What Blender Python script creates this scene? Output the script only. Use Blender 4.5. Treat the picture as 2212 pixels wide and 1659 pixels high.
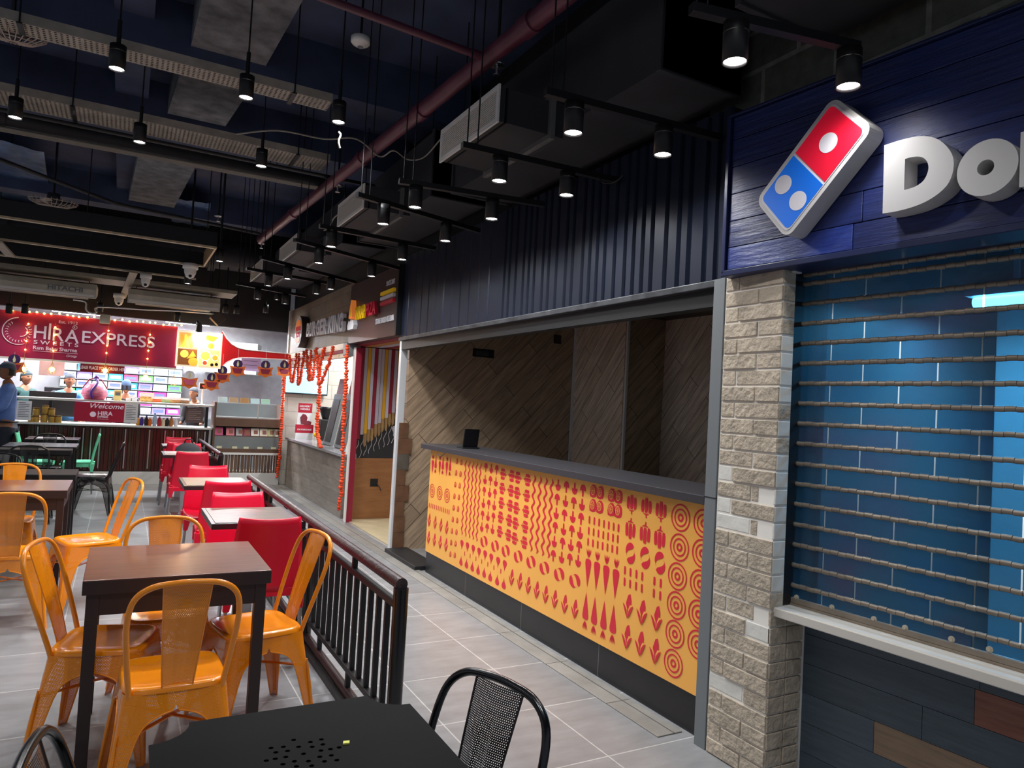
import bpy, math, random
from mathutils import Matrix, Vector
random.seed(7)
PI = math.pi
for o in list(bpy.data.objects): bpy.data.objects.remove(o)
S = bpy.context.scene
C = S.collection

# ---------------------------------------------------------------- camera, world, exposure
F = 1534.0; CX, CY, HC = 1106.0, 829.5, 1.5
AX = Vector((0.87541696, 0.06477354, 0.47900891))      # world X, Y, Z written in camera axes (right, down, forward)
AY = Vector((-0.480288, 0.00486006, 0.87709738))
AZ = Vector((0.05448469, -0.99788815, 0.03536453))
cam_d = bpy.data.cameras.new('camera'); cam = bpy.data.objects.new('camera', cam_d); C.objects.link(cam)
cam_d.sensor_width = 36.0; cam_d.sensor_fit = 'HORIZONTAL'; cam_d.lens = 36.0*F/2212.0
cam_d.clip_start = 0.05; cam_d.clip_end = 100
R = Matrix(((AX.x, -AX.y, -AX.z), (AY.x, -AY.y, -AY.z), (AZ.x, -AZ.y, -AZ.z)))
cam.matrix_world = Matrix.Translation((0, 0, HC)) @ R.to_4x4()
S.camera = cam
S.view_settings.view_transform = 'Standard'; S.view_settings.look = 'None'
S.view_settings.gamma = 1; S.view_settings.use_curve_mapping = False
S.view_settings.exposure = 0.45
w = bpy.data.worlds.new('world'); S.world = w; w.use_nodes = True
w.node_tree.nodes['Background'].inputs[0].default_value = (0.80, 0.86, 1.0, 1)
w.node_tree.nodes['Background'].inputs[1].default_value = 0.22

def ray(x, y):
    d = Vector(((x-CX)/F, (y-CY)/F, 1.0))
    return Vector((AX.dot(d), AY.dot(d), AZ.dot(d)))
def on(x, y, ax, v):                                   # the point of the photo's line of sight on a known plane
    r = ray(x, y); o = Vector((0, 0, HC)); t = (v-o[ax])/r[ax]
    return o+r*t
def PX(x, y, v): return on(x, y, 0, v)
def PY(x, y, v): return on(x, y, 1, v)
def PZ(x, y, v): return on(x, y, 2, v)

# ---------------------------------------------------------------- materials
def lin(c):
    return c/12.92 if c <= 0.04045 else ((c+0.055)/1.055)**2.4
def col(h):
    return tuple(lin(int(h[i:i+2], 16)/255) for i in (0, 2, 4))+(1,)
MATS = {}
def mat(name, h, rough=0.5, metal=0.0, var=0.0, scale=8.0, bump=0.0, bscale=40.0, emit=0.0, ehex=None, spec=0.5, alpha=1.0, coat=0.0, stretch=None, trans=0.0):
    if name in MATS: return MATS[name]
    m = bpy.data.materials.new(name); m.use_nodes = True; nt = m.node_tree; N = nt.nodes; L = nt.links
    b = N['Principled BSDF']; c = col(h)
    b.inputs['Base Color'].default_value = c; b.inputs['Roughness'].default_value = rough
    b.inputs['Metallic'].default_value = metal; b.inputs['Specular IOR Level'].default_value = spec
    b.inputs['Coat Weight'].default_value = coat; b.inputs['Alpha'].default_value = alpha
    b.inputs['Transmission Weight'].default_value = trans
    if emit:
        b.inputs['Emission Color'].default_value = col(ehex or h); b.inputs['Emission Strength'].default_value = emit
    if var or bump:
        tc = N.new('ShaderNodeTexCoord'); mp = N.new('ShaderNodeMapping'); L.new(tc.outputs['Object'], mp.inputs[0])
        if stretch: mp.inputs['Scale'].default_value = stretch
    if var:
        n = N.new('ShaderNodeTexNoise'); n.inputs['Scale'].default_value = scale; n.inputs['Detail'].default_value = 6
        L.new(mp.outputs[0], n.inputs['Vector'])
        r = N.new('ShaderNodeValToRGB'); L.new(n.outputs['Fac'], r.inputs[0])
        r.color_ramp.elements[0].position = 0.3; r.color_ramp.elements[1].position = 0.7
        r.color_ramp.elements[0].color = tuple(x*(1-var) for x in c[:3])+(1,)
        r.color_ramp.elements[1].color = tuple(min(1, x*(1+var)) for x in c[:3])+(1,)
        L.new(r.outputs[0], b.inputs['Base Color'])
    if bump:
        n2 = N.new('ShaderNodeTexNoise'); n2.inputs['Scale'].default_value = bscale; n2.inputs['Detail'].default_value = 5
        L.new(mp.outputs[0], n2.inputs['Vector'])
        bp = N.new('ShaderNodeBump'); bp.inputs['Strength'].default_value = bump; bp.inputs['Distance'].default_value = 0.01
        L.new(n2.outputs['Fac'], bp.inputs['Height']); L.new(bp.outputs[0], b.inputs['Normal'])
    MATS[name] = m
    return m
def perforated(name, base, pitch=0.006, hole=0.32, row=0.5):
    """sheet metal with a staggered grid of round holes laid out in metres over the UV map"""
    m = MATS[base].copy(); m.name = name; nt = m.node_tree; N = nt.nodes; L = nt.links; b = N['Principled BSDF']
    uv = N.new('ShaderNodeUVMap'); sx = N.new('ShaderNodeSeparateXYZ'); L.new(uv.outputs[0], sx.inputs[0])
    def M(op, a, b_=None):
        n = N.new('ShaderNodeMath'); n.operation = op
        for i, v in enumerate((a, b_)):
            if v is None: continue
            if isinstance(v, (int, float)): n.inputs[i].default_value = v
            else: L.new(v, n.inputs[i])
        return n.outputs[0]
    v = M('DIVIDE', sx.outputs[1], pitch*0.87); rr = M('FLOOR', v)
    off = M('MULTIPLY', M('MODULO', rr, 2.0), row)
    u = M('ADD', M('DIVIDE', sx.outputs[0], pitch), off)
    du = M('SUBTRACT', M('FRACT', u), 0.5); dv = M('SUBTRACT', M('FRACT', v), 0.5)
    d = M('SQRT', M('ADD', M('MULTIPLY', du, du), M('MULTIPLY', dv, dv)))
    L.new(M('GREATER_THAN', d, hole), b.inputs['Alpha'])
    MATS[name] = m
    return m
def wood(name, h1, h2, rough=0.4, stretch=(1, 12, 1), scale=3.0, coat=0.0, bump=0.0):
    if name in MATS: return MATS[name]
    m = bpy.data.materials.new(name); m.use_nodes = True; nt = m.node_tree; N = nt.nodes; L = nt.links; b = N['Principled BSDF']
    tc = N.new('ShaderNodeTexCoord'); mp = N.new('ShaderNodeMapping'); mp.inputs['Scale'].default_value = stretch
    n = N.new('ShaderNodeTexNoise'); n.inputs['Scale'].default_value = scale; n.inputs['Detail'].default_value = 8; n.inputs['Roughness'].default_value = 0.65
    r = N.new('ShaderNodeValToRGB'); r.color_ramp.elements[0].position = 0.35; r.color_ramp.elements[1].position = 0.68
    r.color_ramp.elements[0].color = col(h1); r.color_ramp.elements[1].color = col(h2)
    L.new(tc.outputs['Object'], mp.inputs[0]); L.new(mp.outputs[0], n.inputs['Vector']); L.new(n.outputs['Fac'], r.inputs[0]); L.new(r.outputs[0], b.inputs['Base Color'])
    b.inputs['Roughness'].default_value = rough; b.inputs['Coat Weight'].default_value = coat; b.inputs['Coat Roughness'].default_value = 0.15
    if bump:
        bp = N.new('ShaderNodeBump'); bp.inputs['Strength'].default_value = bump; bp.inputs['Distance'].default_value = 0.01
        L.new(n.outputs['Fac'], bp.inputs['Height']); L.new(bp.outputs[0], b.inputs['Normal'])
    MATS[name] = m
    return m
def tiles(name, h1, h2, hm, bw, rh, mortar=0.004, rough=0.4, axes='XY', off=0.0, rot=0.0, shift=(0, 0), offset=0.5, var=0.25, nscale=5.0, bump=0.15, nstretch=(1, 1, 1), spec=0.5):
    """rectangular tiles in metres on two chosen object axes"""
    if name in MATS: return MATS[name]
    m = bpy.data.materials.new(name); m.use_nodes = True; nt = m.node_tree; N = nt.nodes; L = nt.links; b = N['Principled BSDF']
    tc = N.new('ShaderNodeTexCoord'); sp = N.new('ShaderNodeSeparateXYZ'); cb = N.new('ShaderNodeCombineXYZ')
    L.new(tc.outputs['Object'], sp.inputs[0])
    L.new(sp.outputs['XYZ'.index(axes[0])], cb.inputs[0]); L.new(sp.outputs['XYZ'.index(axes[1])], cb.inputs[1])
    mp = N.new('ShaderNodeMapping'); mp.inputs['Rotation'].default_value = (0, 0, rot); mp.inputs['Location'].default_value = (shift[0], shift[1], 0)
    L.new(cb.outputs[0], mp.inputs[0])
    br = N.new('ShaderNodeTexBrick'); br.offset = offset; br.inputs['Scale'].default_value = 1.0
    br.inputs['Brick Width'].default_value = bw; br.inputs['Row Height'].default_value = rh; br.inputs['Mortar Size'].default_value = mortar
    br.inputs['Mortar Smooth'].default_value = 0.1
    br.inputs['Color1'].default_value = col(h1); br.inputs['Color2'].default_value = col(h2); br.inputs['Mortar'].default_value = col(hm)
    L.new(mp.outputs[0], br.inputs['Vector'])
    m2 = N.new('ShaderNodeMapping'); m2.inputs['Scale'].default_value = nstretch; L.new(mp.outputs[0], m2.inputs[0])
    n = N.new('ShaderNodeTexNoise'); n.inputs['Scale'].default_value = nscale; n.inputs['Detail'].default_value = 8; n.inputs['Roughness'].default_value = 0.6
    L.new(m2.outputs[0], n.inputs['Vector'])
    mr = N.new('ShaderNodeMapRange'); mr.inputs['From Min'].default_value = 0.3; mr.inputs['From Max'].default_value = 0.7
    mr.inputs['To Min'].default_value = 1-var; mr.inputs['To Max'].default_value = 1+var
    L.new(n.outputs['Fac'], mr.inputs['Value'])
    mx = N.new('ShaderNodeVectorMath'); mx.operation = 'SCALE'; L.new(br.outputs['Color'], mx.inputs[0]); L.new(mr.outputs[0], mx.inputs['Scale'])
    L.new(mx.outputs[0], b.inputs['Base Color']); b.inputs['Roughness'].default_value = rough; b.inputs['Specular IOR Level'].default_value = spec
    bp = N.new('ShaderNodeBump'); bp.inputs['Strength'].default_value = bump; bp.inputs['Distance'].default_value = 0.004; bp.invert = True
    L.new(br.outputs['Fac'], bp.inputs['Height']); L.new(bp.outputs[0], b.inputs['Normal'])
    MATS[name] = m
    return m

black = mat('black paint', '101114', 0.45)
blackgloss = mat('glossy black paint', '0b0b0d', 0.22, spec=0.6)
ceil_m = mat('navy black ceiling paint', '3a4562', 0.7, var=0.35, scale=2.5, bump=0.3, bscale=6)
duct_m = mat('dark duct paint', '303034', 0.6, var=0.25, scale=3)
concrete = mat('bare grey concrete', '74767a', 0.9, var=0.45, scale=7, bump=0.8, bscale=14)
orange = mat('orange lacquered steel', 'f08c0a', 0.25, coat=0.5)
orange_d = perforated('orange perforated steel', 'orange lacquered steel', 0.0058, 0.17)
blk_perf = perforated('black perforated steel', 'glossy black paint', 0.0055, 0.27)
red_pl = mat('red plastic', 'e00a34', 0.3)
mint_pl = mat('mint plastic', '6fe0ae', 0.35)
chrome = mat('brushed steel tube', 'b9bcc0', 0.25, 1.0)
steel = mat('stainless steel', 'c9cccf', 0.3, 1.0)
white_p = mat('white plastic', 'eceae4', 0.4)
off_p = mat('cream plastic', 'c9c4b4', 0.5, var=0.15, scale=6)
grey_m = mat('grey painted steel', '74797c', 0.45)
darkgrey = mat('charcoal stone', '3b3a3e', 0.35, var=0.12, scale=60)
yellow_pn = mat('yellow printed board', 'f6b252', 0.42, var=0.05, scale=2)
red_ink = mat('red ink', 'd8243a', 0.45)
navy_m = mat('navy corrugated steel', '151d30', 0.42, 0.3, var=0.25, scale=2.2, stretch=(1, 1, .3))
mirror_w = mat('white acrylic', 'c9c7c6', 0.35)
beige_st = mat('beige stone', 'b9aa8a', 0.4, var=0.1)
paper = mat('white paper', 'e6e6ea', 0.7)
glass = mat('clear glass', 'e8f2f2', 0.05, alpha=0.12, spec=0.8)
skin_m = mat('skin', '9a6a4c', 0.55)
hair_m = mat('black hair', '14110f', 0.5)
whitelamp = mat('lit lamp lens', 'ffffff', 0.3, emit=40, ehex='fff6ee')
dimlamp = mat('lamp lens', 'dfe4ea', 0.3, emit=6)
tube_m = mat('lit tube', 'ffffff', 0.3, emit=9, ehex='eef4ff')
warm = mat('warm lit bulb', 'ffd27a', 0.3, emit=28, ehex='ffca5a')
marig = mat('orange marigold', 'f0481a', 0.7, var=0.35, scale=60)
marig_y = mat('yellow marigold', 'f6c81c', 0.7)

# ---------------------------------------------------------------- mesh helpers
def rotz(a): return Matrix.Rotation(a, 4, 'Z')
def T(x, y, z): return Matrix.Translation((x, y, z))
WALL_R = Matrix(((0, 0, -1, 0), (-1, 0, 0, 0), (0, 1, 0, 0), (0, 0, 0, 1)))     # local u -> -Y, v -> Z, out -> -X
WALL_B = Matrix(((1, 0, 0, 0), (0, 0, -1, 0), (0, 1, 0, 0), (0, 0, 0, 1)))      # local u -> X, v -> Z, out -> -Y
class MB:
    def __init__(s, M=None): s.v = []; s.f = []; s.m = []; s.s = []; s.uv = {}; s.M = M or Matrix.Identity(4); s.mi = 0
    def add(s, vs, fs, smooth=False, uvs=None, mi=None):
        b = len(s.v); s.v += [tuple(s.M @ Vector(p)) for p in vs]
        for k, f in enumerate(fs):
            s.f.append(tuple(i+b for i in f)); s.m.append(s.mi if mi is None else mi); s.s.append(smooth)
            if uvs: s.uv[len(s.f)-1] = [uvs[i] for i in f]
        return s
    def box(s, a, b, mi=None):
        x0, y0, z0 = (min(a[i], b[i]) for i in range(3)); x1, y1, z1 = (max(a[i], b[i]) for i in range(3))
        return s.add([(x0,y0,z0),(x1,y0,z0),(x1,y1,z0),(x0,y1,z0),(x0,y0,z1),(x1,y0,z1),(x1,y1,z1),(x0,y1,z1)],
                     [(0,3,2,1),(4,5,6,7),(0,1,5,4),(1,2,6,5),(2,3,7,6),(3,0,4,7)], mi=mi)
    def obox(s, p, q, wx, wz, mi=None, up=(0, 0, 1)):                   # a box-section bar from p to q
        p, q = Vector(p), Vector(q); d = (q-p).normalized(); u = Vector(up)
        if abs(d.dot(u)) > .98: u = Vector((0, 1, 0))
        sx = d.cross(u).normalized(); sz = sx.cross(d).normalized()
        vs = [e+sx*a*wx/2+sz*b*wz/2 for e in (p, q) for a, b in ((-1,-1),(1,-1),(1,1),(-1,1))]
        return s.add(vs, [(0,1,2,3),(7,6,5,4),(0,4,5,1),(1,5,6,2),(2,6,7,3),(3,7,4,0)], mi=mi)
    def cyl(s, p, q, r, r2=None, n=16, cap=True, mi=None):
        return s.tube([p, q], [r, r if r2 is None else r2], n, cap, mi)
    def tube(s, pts, r, n=8, cap=True, mi=None, closed=False):
        P = [Vector(p) for p in pts]; k = len(P); rs = r if isinstance(r, (list, tuple)) else [r]*k
        vs = []; nrm = None
        for i in range(k):
            if closed: d = P[(i+1) % k]-P[i-1]
            else: d = P[min(i+1, k-1)]-P[max(i-1, 0)]
            d.normalize()
            if nrm is None:
                nrm = d.orthogonal().normalized()
            nrm = (nrm-d*nrm.dot(d))
            if nrm.length < 1e-5: nrm = d.orthogonal()
            nrm.normalize(); bi = d.cross(nrm)
            vs += [P[i]+(nrm*math.cos(2*PI*j/n)+bi*math.sin(2*PI*j/n))*rs[i] for j in range(n)]
        fs = []
        for i in range(k if closed else k-1):
            a, b = i*n, ((i+1) % k)*n
            fs += [(a+j, a+(j+1) % n, b+(j+1) % n, b+j) for j in range(n)]
        s.add(vs, fs, True, mi=mi)
        if cap and not closed:
            s.add(vs[:n], [tuple(range(n))[::-1]], mi=mi); s.add(vs[-n:], [tuple(range(n))], mi=mi)
        return s
    def lathe(s, prof, c=(0, 0, 0), n=20, mi=None):
        vs = [(c[0]+r*math.cos(2*PI*j/n), c[1]+r*math.sin(2*PI*j/n), c[2]+z) for r, z in prof for j in range(n)]
        fs = [(i*n+j, i*n+(j+1) % n, (i+1)*n+(j+1) % n, (i+1)*n+j) for i in range(len(prof)-1) for j in range(n)]
        return s.add(vs, fs, True, mi=mi)
    def ball(s, c, r, n=12, mi=None, sc=(1, 1, 1)):
        k = max(4, n//2)
        vs = []; fs = []
        for i in range(k+1):
            a = -PI/2+PI*i/k
            for j in range(n): vs.append((c[0]+r*sc[0]*math.cos(a)*math.cos(2*PI*j/n), c[1]+r*sc[1]*math.cos(a)*math.sin(2*PI*j/n), c[2]+r*sc[2]*math.sin(a)))
        for i in range(k):
            fs += [(i*n+j, i*n+(j+1) % n, (i+1)*n+(j+1) % n, (i+1)*n+j) for j in range(n)]
        return s.add(vs, fs, True, mi=mi)
    def grid(s, fn, nu, nv, smooth=True, mi=None, uvfn=None):
        vs = [fn(i/nu, j/nv) for j in range(nv+1) for i in range(nu+1)]
        uvs = [uvfn(i/nu, j/nv) for j in range(nv+1) for i in range(nu+1)] if uvfn else None
        fs = [(j*(nu+1)+i, j*(nu+1)+i+1, (j+1)*(nu+1)+i+1, (j+1)*(nu+1)+i) for j in range(nv) for i in range(nu)]
        return s.add(vs, fs, smooth, uvs, mi)
    def prism(s, out, z0, z1, mi=None, side=None, smooth=False):        # outline in local x, y; extruded along local z
        n = len(out)
        s.add([(x, y, z1) for x, y in out], [tuple(range(n))], mi=mi)
        s.add([(x, y, z0) for x, y in out], [tuple(range(n))[::-1]], mi=mi if side is None else side)
        s.add([(x, y, z0) for x, y in out]+[(x, y, z1) for x, y in out], [(i, (i+1) % n, n+(i+1) % n, n+i) for i in range(n)], smooth, mi=mi if side is None else side)
        return s
    def flat(s, out, z=0, mi=None): return s.add([(x, y, z) for x, y in out], [tuple(range(len(out)))], mi=mi)
    def text(s, t, size, x, y, z0=0, ext=0.002, bold=0.0, sx=1.0, align='LEFT', mi=None, shear=0, space=1.0, bev=0, fit=None):
        cu = bpy.data.curves.new('t', 'FONT'); cu.body = t; cu.size = size; cu.extrude = ext; cu.offset = bold; cu.align_x = align
        cu.shear = shear; cu.space_character = space; cu.bevel_depth = bev; cu.resolution_u = 4; cu.bevel_resolution = 1
        ob = bpy.data.objects.new('t', cu); C.objects.link(ob)
        me = bpy.data.meshes.new_from_object(ob.evaluated_get(bpy.context.evaluated_depsgraph_get()))
        if fit:
            xs = [v.co.x for v in me.vertices]; sx = fit/(max(xs)-min(xs)); x -= min(xs)*sx
        s.add([(v.co.x*sx+x, v.co.y+y, v.co.z+z0+ext) for v in me.vertices], [tuple(p.vertices) for p in me.polygons], mi=mi)
        bpy.data.objects.remove(ob); bpy.data.curves.remove(cu); bpy.data.meshes.remove(me)
        return s
    def build(s, name, mats, parent=None, bevel=0, seg=2, solid=0, smooth_all=False):
        me = bpy.data.meshes.new(name); me.from_pydata(s.v, [], s.f)
        if not isinstance(mats, (list, tuple)): mats = [mats]
        for m in mats: me.materials.append(m)
        me.polygons.foreach_set('material_index', s.m); me.polygons.foreach_set('use_smooth', [bool(x) for x in s.s])
        if s.uv:
            l = me.uv_layers.new(name='UVMap')
            for p in me.polygons:
                if p.index in s.uv:
                    for k, li in enumerate(p.loop_indices): l.data[li].uv = s.uv[p.index][k]
        me.update()
        o = bpy.data.objects.new(name, me); C.objects.link(o)
        if parent: o.parent = parent
        if solid:
            md = o.modifiers.new('solid', 'SOLIDIFY'); md.thickness = solid
        if bevel:
            md = o.modifiers.new('bevel', 'BEVEL'); md.width = bevel; md.segments = seg; md.limit_method = 'ANGLE'; md.angle_limit = 0.7
        return o
def thing(name, label, cat, loc=(0, 0, 0), rz=0, group=None):
    o = bpy.data.objects.new(name, None); C.objects.link(o); o.empty_display_size = 0.05
    o.location = loc; o.rotation_euler = (0, 0, rz); o['label'] = label; o['category'] = cat
    if group: o['group'] = group
    return o
def tag(o, label, cat, group=None):
    o['label'] = label; o['category'] = cat
    if group: o['group'] = group
    return o
def struct(name, mb, m, label=None, **k):
    o = mb.build(name, m, **k); o['kind'] = 'structure'
    if label: o['label'] = label
    return o
def dup(root, loc, rz=0, label=None, group=None):
    def cp(o, parent):
        c = o.copy(); C.objects.link(c); c.parent = parent
        for ch in list(o.children): cp(ch, c)
        return c
    r = cp(root, None); r.location = loc; r.rotation_euler = (0, 0, rz)
    if label: r['label'] = label
    if group: r['group'] = group
    return r
def arc(cx, cy, r, a0, a1, n=8): return [(cx+r*math.cos(a0+(a1-a0)*i/n), cy+r*math.sin(a0+(a1-a0)*i/n)) for i in range(n+1)]
def rrect(x0, y0, x1, y1, r, n=4):
    return arc(x1-r, y1-r, r, 0, PI/2, n)+arc(x0+r, y1-r, r, PI/2, PI, n)+arc(x0+r, y0+r, r, PI, 1.5*PI, n)+arc(x1-r, y0+r, r, 1.5*PI, 2*PI, n)
def smoothpath(pts, k=6, closed=False):
    P = [Vector(p) for p in pts]; n = len(P); out = []
    for i in range(n if closed else n-1):
        g = lambda j: P[j % n] if closed else P[max(0, min(n-1, j))]
        a, b, c, d = g(i-1), g(i), g(i+1), g(i+2)
        for q in range(k):
            t = q/k
            out.append(.5*((2*b)+(c-a)*t+(2*a-5*b+4*c-d)*t*t+(3*b-a-3*c+d)*t**3))
    if not closed: out.append(P[-1])
    return out
#@@STRUCT
# ---------------------------------------------------------------- setting
XW = 2.47                                              # the line of shop fronts on the right
YB = 12.6                                              # the sweets counter across the end
ZC = 4.3
floor_m = tiles('grey floor tiles', '7f8082', '88898b', 'b4b4b2', 0.551, 0.551, 0.0035, 0.28, 'XY', shift=(-0.32, 0.211), offset=0, var=0.16, nscale=4, nstretch=(1, 3, 1), bump=0.05)
struct('floor', MB().box((-9, -4, -.1), (6.5, 17, 0)), floor_m)
struct('ceiling', MB().box((-9, -4, ZC), (6.5, 17, ZC+.1)), ceil_m)
mb = MB(); mb.box((XW-.17, 2.6, 0), (XW-.02, 12.4, .006))
stone_e = tiles('stone floor edging', '8f8c86', '7f7c77', '55524e', 0.6, 0.4, 0.004, 0.4, 'YX', offset=0, var=.2)
struct('trim_1', mb, stone_e, 'pale stone edging strip in the floor along the counter', bevel=.002)

# empty shop behind the decorated counter: diagonal wood-look tiles
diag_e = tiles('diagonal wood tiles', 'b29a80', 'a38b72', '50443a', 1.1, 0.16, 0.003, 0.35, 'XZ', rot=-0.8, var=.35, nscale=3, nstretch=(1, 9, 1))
diag_lit = tiles('diagonal wood tiles side', 'dccab6', 'd0bca6', '665646', 1.1, 0.16, 0.003, 0.35, 'YZ', rot=0.85, var=.35, nscale=3, nstretch=(1, 9, 1))  # same tiles in a paler copy, the light on these faces put into the colour
X1, Y1, X2 = 4.61, 5.95, 5.11
mb = MB(); mb.box((XW+.1, 6.95, 0), (X1+.1, 7.05, 3.0)); struct('wall_end', mb, diag_e, 'dark diagonal tiled end wall of the empty shop')
mb = MB(); mb.box((X1, Y1+.05, 0), (X1+.1, 6.95, 3.0), 0); mb.box((X1, Y1, 0), (X2, Y1+.05, 3), 1)
struct('wall_pillar', mb, [diag_lit, diag_e], 'lit tiled pillar of the empty shop')
mb = MB(); mb.box((X2, 2.0, 0), (X2+.1, Y1, 3.0)); struct('wall_right', mb, diag_lit, 'tiled back wall of the empty shop')
mb = MB(); mb.box((XW+.1, 2.0, 2.55), (X2+.1, 7.0, 2.62)); struct('ceiling_shop', mb, black)
mb = MB(); mb.box((XW+.15, 2.15, 0), (X2, 2.25, 2.55)); struct('wall_side', mb, grey_m)
for (x, y) in ((X1-.012, 6.93), (X1-.012, Y1-.012)):
    struct('trim_2', MB().box((x-.012, y-.012, 0), (x+.014, y+.014, 2.55)), mat('bright aluminium', 'e4e6e8', .4, .3), 'steel corner strip on the tiled wall')
# wall opening details
p = PY(1045, 763, 6.94); o = thing('junction_box', 'small dark recessed socket box high on the brown tiled wall', 'socket', (p.x, 6.95, p.z))
MB().box((-.13, -.006, -.045), (.13, .0, .045)).build('plate', black, o, bevel=.003); MB().box((-.09, -.02, -.025), (.06, -.006, .025)).build('socket', darkgrey, o, bevel=.003)
p = PY(1205, 733, 6.94); o = thing('cable_outlet', 'small black cable outlet by the tiled wall corner', 'socket', (p.x, 6.95, p.z))
MB().box((-.05, -.01, -.05), (.05, 0, .05)).build('plate', blackgloss, o, bevel=.004)

# ---------------------------------------------------------------- decorated service counter
def cp(x, y):                                          # a spot on the printed board, in its own plane
    q = PX(900+x/3.3515, 940+y/3.3515, XW); return (-(q.y-0), q.z)
Y0c, Y1c = 5.975, 2.492
ctr = thing('service_counter', 'long empty counter with yellow board printed with red vegetables', 'counter', (XW, (Y0c+Y1c)/2, 0))
ctr_t = Matrix.Translation((-XW, -(Y0c+Y1c)/2, 0))
mb = MB(ctr_t); mb.box((XW, Y1c, .19), (XW+.05, Y0c, 1.10)); mb.M = ctr_t @ Matrix.Translation((XW, 0, 0)) @ WALL_R
Z = .0016
def ring(c, R_, n=36, k=3):
    for i in range(k):
        ro = R_*(1-i/3.0*1.02); ri = ro-R_*.115 if i < k-1 else (ro-R_*.14)
        if i == k-1 and k == 3: ro, ri = R_*.30, R_*.15
        a = [(c[0]+ro*math.cos(2*PI*j/n), c[1]+ro*math.sin(2*PI*j/n), Z) for j in range(n)]
        b = [(c[0]+ri*math.cos(2*PI*j/n), c[1]+ri*math.sin(2*PI*j/n), Z) for j in range(n)]
        mb.add(a+b, [(j, (j+1) % n, n+(j+1) % n, n+j) for j in range(n)], mi=1)
def shape(c, pts, w_, h_, fl=1, rot=0):
    cs, sn = math.cos(rot), math.sin(rot); out = []
    for x, y in pts:
        x *= w_; y *= h_*fl; out.append((c[0]+x*cs-y*sn, c[1]+x*sn+y*cs))
    mb.flat(out if fl > 0 else out[::-1], Z, 1)
MUSH = [(-.12,-.5),(.12,-.5),(.15,.0),(.5,-.05),(.48,.2),(.3,.42),(0,.5),(-.3,.42),(-.48,.2),(-.5,-.05),(-.15,.0)]
ROOT = [(0,-.5),(.18,-.2),(.36,.1),(.48,.34),(.42,.46),(.2,.5),(-.2,.5),(-.42,.46),(-.48,.34),(-.36,.1),(-.18,-.2)]
DROP = [(0,.5),(.12,.2),(.4,-.05),(.5,-.25),(.4,-.42),(.15,-.5),(-.15,-.5),(-.4,-.42),(-.5,-.25),(-.4,-.05),(-.12,.2)]
COB = [(0,-.5),(.16,-.3),(.32,0),(.3,.25),(.12,.5),(-.1,.42),(-.25,.1),(-.25,-.15),(-.1,-.4)]
def corn(c, h_):
    w_ = h_*.46
    shape(c, [(x*1.25, y) for x, y in COB], w_, h_, rot=-.10)
    for sgn in (-1, 1):
        for z, m_, g in ((Z*1.6, 0, .055), (Z*2.2, 1, 0)):
            P_ = [(0, -.50), (sgn*.30, -.34), (sgn*.72, .06), (sgn*(.40-g*2), -.02+g*1.5), (sgn*(.14-g), -.18+g)]
            pts = [(c[0]+x*w_, c[1]+y*h_) for x, y in P_][::sgn]
            mb.flat(pts, z, m_)
def carrot(c, h_, fl=1, w_=None):
    w_ = w_ or h_*.16
    shape(c, ROOT, w_, h_, fl)
    for a in (-.28, -.1, .1, .28):
        q = (c[0]+math.sin(a)*.012, c[1]+fl*(h_*.5+.006))
        e = (q[0]+math.sin(a*1.3)*h_*.36, q[1]+fl*h_*.34*math.cos(a))
        m_ = ((q[0]+e[0])/2, (q[1]+e[1])/2)
        pts = [q, (m_[0]+.0062, m_[1]), e, (m_[0]-.0062, m_[1])]
        mb.flat(pts if fl > 0 else pts[::-1], Z, 1)
def pepper(c, w_, h_, fl=1, rot=0):
    for k in (-1, 0, 1):
        x = k*.33; ww = .30 if k == 0 else .26; cs, sn = math.cos(rot), math.sin(rot)
        pts = [(x-ww/2, -.3+abs(k)*.1), (x-ww/3, -.42+abs(k)*.1), (x+ww/3, -.42+abs(k)*.1), (x+ww/2, -.3+abs(k)*.1), (x+ww/2+k*.02, .1), (x+ww/3, .25), (x-ww/3, .25), (x-ww/2+k*.02, .1)]
        shape(c, pts, w_, h_, fl, rot)
    shape(c, [(-.28,.27),(-.1,.29),(.1,.29),(.28,.27),(.2,.33),(.06,.35),(.1,.48),(.0,.5),(-.05,.35),(-.2,.33)], w_, h_, fl, rot)
def chili(c, s_, rot=0):
    for sg in (0, PI):
        out = []; inn = []; cs, sn = math.cos(rot+sg), math.sin(rot+sg)
        for i in range(13):
            t = i/12; a = -.25+t*PI*1.02; th = (.21*math.sin(PI*min(1, .12+t*1.05))**.9*(1-.55*t)+.006)*s_
            r_ = .33*s_; x0, y0 = r_*math.cos(a)+.02*s_, r_*.78*math.sin(a)+.06*s_
            out.append((x0+th*math.cos(a), y0+th*math.sin(a))); inn.append((x0-th*math.cos(a), y0-th*math.sin(a)))
        pts = out+inn[::-1]
        mb.flat([(c[0]+x*cs-y*sn, c[1]+x*sn+y*cs) for x, y in pts], Z, 1)
def dash(c, w_, h_): mb.flat([(c[0]+x*w_/2, c[1]+y) for x, y in ((-1,-h_/2+.3*w_),(-.5,-h_/2),(.5,-h_/2),(1,-h_/2+.3*w_),(1,h_/2-.3*w_),(.5,h_/2),(-.5,h_/2),(-1,h_/2-.3*w_))], Z, 1)
def wave(x, z0, z1, amp, wl, w_):
    n = int((z1-z0)/wl*10); L_ = []; R2 = []
    for i in range(n+1):
        z = z0+(z1-z0)*i/n; xx = x+amp*math.sin(2*PI*(z-z0)/wl); ww = w_*min(1, .25+i/3, .25+(n-i)/3)
        L_.append((xx-ww/2, z)); R2.append((xx+ww/2, z))
    for i in range(n): mb.flat([L_[i], R2[i], R2[i+1], L_[i+1]], Z, 1)
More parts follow.
